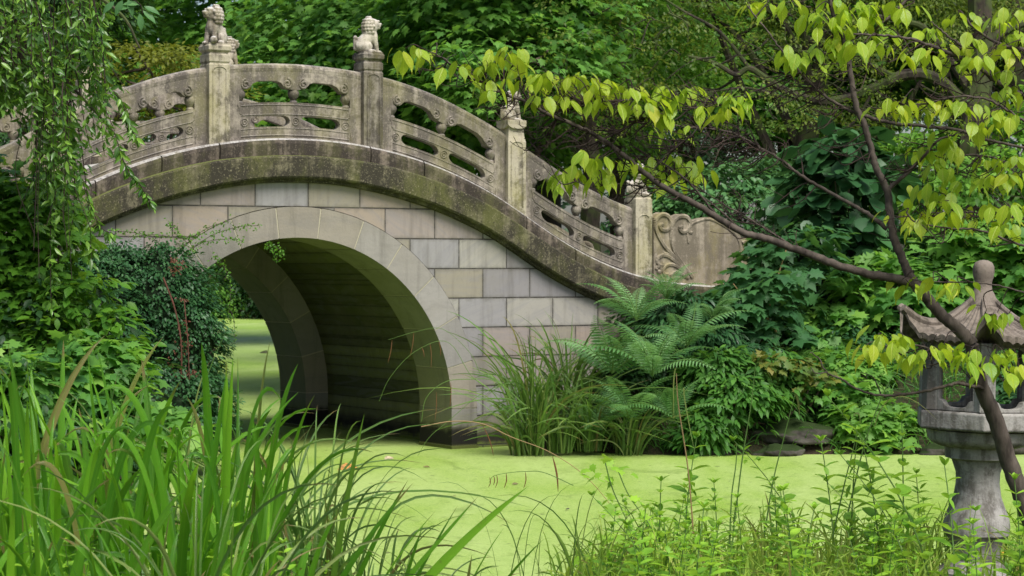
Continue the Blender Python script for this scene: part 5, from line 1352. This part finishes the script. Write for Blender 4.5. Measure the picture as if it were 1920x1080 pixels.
# fire box: six pillars, sill with ogee, lintel with arch
mb = MB(); zb, zt = zz(767), zz(640); rb = .285
for i, a in enumerate(hexa):
    cx_, cy_ = rb*math.cos(a), rb*math.sin(a)
    rings = [[(cx_ + .048*math.cos(a + k*PI/3 + PI/6), cy_ + .048*math.sin(a + k*PI/3 + PI/6), z) for k in range(6)] for z in (zb, zt)]
    mb.loft(rings)
    a2 = hexa[(i+1) % 6]; p0 = np.array([rb*math.cos(a), rb*math.sin(a)]); p1 = np.array([rb*math.cos(a2), rb*math.sin(a2)])
    d = p1-p0; ln = np.linalg.norm(d); d /= ln; nrm = np.array([d[1], -d[0]])
    fn = lambda u, t, z, p0=p0, d=d, nrm=nrm: (p0[0] + d[0]*u + nrm[0]*t, p0[1] + d[1]*u + nrm[1]*t, z)
    H = zt-zb; w0, w1 = .035, ln-.035
    outer = [(w0, zb), (w1, zb), (w1, zt), (w0, zt)]
    u0, u1 = .050, ln-.050; um = (u0+u1)/2
    # opening: cusped sill and rounded top
    hole = [(u0, zb+.055), (u0+.02, zb+.05), (u0+.035, zb+.028)] + [(um + (um-u0-.035)*math.cos(q), zb+.028-.012*math.sin(q)) for q in np.linspace(PI*.9, PI*.1, 6)] + [(u1-.035, zb+.028), (u1-.02, zb+.05), (u1, zb+.055)]
    hole += [(u1, zt-.05)] + [(um + (um-u0)*math.cos(q), zt-.05+.028*math.sin(q)) for q in np.linspace(.2, PI-.2, 9)] + [(u0, zt-.05)]
    mb.prism(outer, [hole], fn, -.022, .022)
mb.build("fire_box", M_LANT, lant, bevel=.003)
# roof: curved hexagonal with tile ribs and upturned corners
def roofz(r, a):
    k = r/.46; kk = min(1, max(0, k))
    z = zz(545) - (zz(545)-zz(632))*(1 - (1-kk)**2.0)*1.0
    da = (a - A0 + PI/6) % (PI/3) - PI/6          # angle from nearest corner
    up = math.exp(-abs(da/.13)**1.6)*max(0, (k-.40)/.60)**1.8*.125
    return z + up
def edge(a):
    da = (a - A0) % (PI/3) - PI/6
    return .46*math.cos(PI/6)/math.cos(da)*(1 + .0)
mb = MB(); NA = 432; rings = []
for k in np.linspace(.10, 1, 20):
    rg_ = []
    for i in range(NA):
        a = 2*PI*i/NA; r = edge(a)*k
        rib = .013*abs(math.sin(a*27 + .3))**.8*min(1, k*1.4)
        rg_.append((r*math.cos(a), r*math.sin(a), roofz(r, a) + rib))
    rings.append(rg_)
lip = [(x*.995, y*.995, z-.028) for x, y, z in rings[-1]]
und = [(x*.90, y*.90, z-.045) for i, (x, y, z) in enumerate(rings[-1])]
und2 = [(x*.55, y*.55, zz(640)) for x, y, z in rings[-1]]
mb.loft(rings + [lip, und, und2]); mb.build("roof", M_ROOF, lant, smooth=True)
mb = MB()
for a in hexa:
    mb.tube([(r*math.cos(a), r*math.sin(a), roofz(r, a) + .012) for r in np.linspace(.05, .463, 14)], list(np.linspace(.014, .024, 13)) + [.020], 8)
mb.build("ridge", M_ROOF, lant, smooth=True)
mb = MB(); mb.lathe([(.085,zz(572)),(.066,zz(558)),(.055,zz(549)),(.046,zz(544)),(.043,zz(536)),(.043,zz(528)),(.050,zz(520)),(.054,zz(509)),(.052,zz(499)),(.042,zz(492)),(.022,zz(488)),(.003,zz(487))], 28, (0, 0, 0))
mb.build("finial", M_ROOF, lant, smooth=True)

# ================================================================== DOGWOOD
YD = 9.8
dog = empty("dogwood_tree", tuple(at(1990, 1190, YD))); db = np.array(dog.location)
tag(dog, "young dogwood with yellow-green drooping leaves leaning in from the lower right across the lantern", "tree")
limbs = []
mb = MB()
def dl(l, r0, r1, dep=0.0, dep1=None, sides=12, rec=True, target=None):
    dep1 = dep if dep1 is None else dep1; n = len(l)
    p = crv([at(x, y, YD + dep + (dep1-dep)*i/max(1, n-1)) for i, (x, y) in enumerate(l)], 7)
    p = [x + rng.normal(size=3)*min(.0016, r0*.25) for x in p]
    (target or mb).tube([x - db for x in p], np.linspace(r0, r1, len(p)), sides)
    if rec: limbs.extend(p)
dl([(1992,1195),(1965,1060),(1925,955),(1893,870),(1868,790),(1842,730),(1828,680),(1822,645)], .046, .030, .1, 0)
dl([(1822,645),(1800,620),(1765,590),(1735,555),(1712,528),(1700,505)], .030, .022)
dl([(1712,530),(1672,521),(1625,513),(1570,497),(1500,470),(1440,448),(1395,437),(1345,408),(1300,380),(1255,357),(1215,330),(1175,296),(1130,262),(1085,238),(1030,215),(985,190),(950,178),(905,155),(868,140),(835,112),(795,92)], .021, .0026, 0, -.5)
dl([(1702,512),(1690,480),(1678,452),(1668,400),(1664,360),(1645,320),(1636,292),(1622,240),(1606,200),(1598,160),(1592,112)], .020, .012, 0, .1)
dl([(1592,112),(1580,70),(1560,20),(1550,-40)], .012, .008, .1, .1)
dl([(1669,352),(1700,325),(1735,290),(1760,262),(1790,253)], .010, .004, 0, -.1)
dl([(1664,430),(1625,400),(1595,382),(1545,355),(1500,328),(1465,300),(1430,280),(1400,262),(1360,245),(1310,240),(1260,235)], .010, .003, .05, .2)
dl([(1612,216),(1580,200),(1540,175),(1500,135),(1470,100),(1440,60),(1400,10)], .008, .003, .1, .2)
dl([(1614,216),(1660,228),(1720,236),(1790,243),(1850,262),(1930,280)], .009, .006, .1, -.2)
dl([(1760,-60),(1680,20),(1640,60),(1630,120)], .008, .004, .2)
dl([(1960,200),(1910,175),(1865,150),(1825,118),(1780,100),(1730,80),(1690,70),(1645,66),(1600,64)], .013, .004, -.1, -.2)
dl([(1825,118),(1800,85),(1770,62),(1745,40)], .006, .003, -.1)
dl([(1980,110),(1930,95),(1880,85),(1830,55),(1800,20)], .010, .004, -.2)
dl([(1970,420),(1920,410),(1870,400),(1800,398),(1740,400)], .006, .003, -.1)
dl([(1960,250),(1900,215),(1860,190),(1800,180),(1730,195),(1680,200)], .007, .003, -.3)
dl([(1960,470),(1900,455),(1840,432),(1780,428),(1720,418),(1700,400)], .006, .003, -.2)
dl([(1960,330),(1890,305),(1830,290),(1770,300),(1730,320)], .006, .003, .1)
dl([(1842,728),(1815,722),(1795,719),(1770,725),(1720,736),(1660,742),(1615,733),(1580,712),(1550,698),(1535,672),(1518,660)], .009, .0025, 0, -.15)
dl([(1550,698),(1530,700),(1520,688)], .003, .002, -.15)
dl([(1830,690),(1800,672),(1750,655),(1700,645),(1650,650),(1610,655)], .006, .0025, 0, -.3)
dl([(1835,700),(1870,690),(1900,695),(1950,715)], .006, .003, 0, -.2)
dl([(1255,357),(1220,352),(1160,345),(1110,350),(1080,340)], .004, .002, -.15, -.3)
dl([(1345,408),(1290,340),(1230,300),(1180,290)], .006, .002, -.1, -.2)
dl([(1395,437),(1330,378),(1280,350),(1220,332)], .005, .002, 0)
dl([(1500,470),(1420,420),(1360,385),(1320,360)], .005, .002, 0)
dl([(1030,215),(1080,200),(1150,190),(1200,185)], .0035, .002, -.3); dl([(1130,262),(1180,235),(1230,215),(1290,205),(1350,190)], .0045, .002, -.3)
dl([(1215,330),(1260,280),(1300,250),(1330,200)], .004, .002, -.2); dl([(1950,560),(1890,540),(1830,530),(1760,528),(1715,530)], .004, .002, -.2)
mb.build("trunk", M_BARKG, dog, smooth=True)
# fine dark twigs under the leaf shelves
tw = MB(); LIM = np.array(limbs)
lpx = np.stack([LIM[:, 0]/LIM[:, 1]*F + CX, HY - (LIM[:, 2]-ZC)/LIM[:, 1]*F], 1)
def near_limb(x, y, xb=0):
    d = np.hypot(lpx[:, 0] - x - xb, lpx[:, 1] - y); return LIM[int(d.argmin())]
for (x0, y0, x1, y1, n) in [(980,160,1420,300,150), (1150,260,1400,380,50), (1420,120,1640,300,40), (1640,60,1920,280,60), (1640,280,1920,460,45), (900,110,1060,230,34), (780,90,900,150,10), (1600,640,1920,700,26), (1080,320,1240,360,10), (1350,380,1500,450,14)]:
    for i in range(n):
        x, y = rng.uniform(x0, x1), rng.uniform(y0, y1); b_ = near_limb(x, y, 45)
        e = at(x, y, b_[1] + rng.normal()*.08)
        d = np.linalg.norm(e-b_)
        if d > .55: b_ = e + (b_-e)*(.55/d)
        m_ = (b_+e)/2 + rng.normal(size=3)*.03 + np.array([0, 0, -.02])
        p = crv([b_, m_, e], 4); tw.tube([q_-db for q_ in p], np.linspace(.0032, .0014, len(p)), 4)
        for _ in range(3):
            s_ = p[rng.integers(2, len(p))]; e2 = s_ + np.array([rng.uniform(-.09, .05), rng.normal()*.05, rng.uniform(-.02, .07)])
            tw.tube([q_-db for q_ in crv([s_, (s_+e2)/2 + rng.normal(size=3)*.01, e2], 3)], .0014, 3)
# leaf clusters: x, y (top of the cluster), n leaves
CL = [(760,85,4),(785,80,3),(800,95,3),(845,118,3),(868,112,3),(885,128,2),(915,115,4),(940,92,6),(960,90,5),(935,140,5),(970,120,5),(925,165,3),
 (1000,142,7),(1025,138,6),(1050,150,6),(1075,135,7),(1100,140,7),(1095,165,6),(1130,150,7),(1160,155,7),(1185,165,6),(1210,180,6),(1140,185,5),(1060,180,5),(1020,175,5),(1240,160,5),(1265,165,6),(1290,162,5),(1250,190,4),(1180,195,5),(1225,200,4),
 (1320,190,3),(1345,172,6),(1370,175,6),(1395,175,5),(1355,200,4),(1245,235,3),(1270,240,3),(1110,285,3),(1130,290,4),(1195,290,4),(1180,300,3),(1210,310,5),(1250,290,5),(1240,320,5),(1290,300,5),(1310,315,5),(1265,330,4),
 (1060,325,5),(1080,315,6),(1100,315,5),(1120,325,4),(1050,335,3),
 (1480,95,5),(1500,100,5),(1510,115,3),(1590,110,3),(1600,115,2),(1400,5,4),(1430,0,4),(1465,0,4),(1490,0,3),
 (1520,20,7),(1545,35,8),(1570,20,8),(1600,40,8),(1625,25,7),(1560,70,7),(1590,75,6),(1535,85,5),(1620,75,5),(1650,50,6),(1610,0,7),(1660,5,7),(1560,0,6),(1640,85,4),
 (1690,10,6),(1720,20,6),(1745,50,6),(1700,60,5),(1770,30,7),(1800,25,7),(1830,10,7),(1850,50,6),(1820,70,6),(1780,80,6),(1740,90,5),(1870,30,6),(1895,15,6),(1910,60,6),(1880,80,6),(1840,100,6),(1790,110,5),(1760,120,4),(1910,110,5),(1865,120,5),(1720,110,4),(1690,90,4),
 (1675,190,4),(1690,185,5),(1715,180,5),(1740,195,5),(1765,185,6),(1790,185,6),(1815,190,5),(1700,205,3),(1850,160,5),(1880,170,5),(1905,160,5),(1860,200,5),(1890,215,6),(1915,195,5),(1840,225,5),(1815,240,5),(1780,250,5),(1800,265,5),
 (1720,270,4),(1745,280,4),(1760,300,5),(1790,290,6),(1820,300,6),(1850,290,6),(1880,280,6),(1910,290,6),(1840,320,5),(1870,325,5),(1900,320,5),(1810,330,4),(1775,320,4),
 (1730,350,3),(1740,335,2),(1765,355,3),(1770,365,2),(1680,395,3),(1710,395,4),(1735,400,4),(1760,395,5),(1785,400,4),(1720,410,3),(1800,385,3),(1840,385,4),(1865,380,5),(1890,375,5),(1915,385,5),(1850,410,4),(1880,415,3),(1905,410,4),(1770,370,3),
 (1690,520,2),(1710,530,2),(1732,520,2),(1750,520,3),(1775,525,4),(1800,530,3),(1850,578,3),(1870,580,3),(1890,585,2),
 (1625,640,4),(1645,625,6),(1670,625,6),(1695,625,6),(1660,650,5),(1690,650,5),(1710,660,4),(1635,655,3),(1730,650,4),(1750,645,5),(1770,640,5),(1795,650,5),(1815,660,4),(1740,665,3),(1830,665,4),(1855,660,5),(1880,655,6),(1905,655,6),(1915,680,5),(1860,680,5),(1890,690,4),(1845,700,2)]
P, A, N_, S, TI = [], [], [], [], []
for x, y, n in CL:
    if x > 1640 and y < 460 and rng.uniform() < .2: continue
    lm = near_limb(x, y, 25); Yc = lm[1] + rng.normal()*.10
    if y > 600: Yc = YD - .30 + rng.normal()*.1
    c = at(x, y + 6, Yc)
    b_ = lm; d = np.linalg.norm(c-b_)
    if d > .7: b_ = c + (b_-c)*(.7/d)
    p = crv([b_, (b_+c)/2 + np.array([0, 0, .02]) + rng.normal(size=3)*.02, c], 5); tw.tube([q_-db for q_ in p], np.linspace(.0032, .0018, len(p)), 5)
    a0 = rng.uniform(0, 6.28)
    base_t = rng.uniform(.1, .9)
    n = int(n*(1.3 if y < 600 else 1.0) + rng.uniform(0, 1))
    for j in range(n):
        a = a0 + 2*PI*j/n*1.6 + rng.normal()*.3
        dr = rng.uniform(.45, 1.5)
        A.append([math.cos(a)*.8, math.sin(a)*.8, -dr*.75]); N_.append([math.cos(a)*dr*.6 + rng.normal()*.2, math.sin(a)*dr*.6 + rng.normal()*.2, .8])
        P.append(c + np.array([math.cos(a), math.sin(a), 0])*.03 + rng.normal(size=3)*np.array([.03,.03,.014]))
        S.append(rng.uniform(.055, .112)); TI.append(np.clip(base_t*.6 + rng.uniform(0, .45), 0, 1))
tw.build("twigs", M_TWIG, dog)
P = np.array(P)
# finer leaf shape with curvature for these close leaves
seg = [0, .08, .2, .35, .5, .65, .78, .88, 1.05]; wd = [0, .12, .21, .255, .255, .205, .115, .045, 0]
vv, ff = [], []
for i, (u, w) in enumerate(zip(seg, wd)):
    dz = -.34*u*u + .02
    vv += [(u - .10*u*u, -w, dz - w*.10 + .04*w), (u - .10*u*u, 0, dz - .035), (u - .10*u*u, w, dz - w*.10 + .04*w)]
for i in range(len(seg)-1):
    for j in (0, 1): ff.append((i*3+j, i*3+j+1, i*3+3+j+1, i*3+3+j))
LEAF['dog'] = T([(x, y, z) for x, y, z in vv], ff)
me = leaf_mesh("crown", P-db, np.array(A), np.array(N_), np.array(S), 'dog', np.array(TI)); me.shade_smooth()
link("crown", me, LM_DOG, dog)
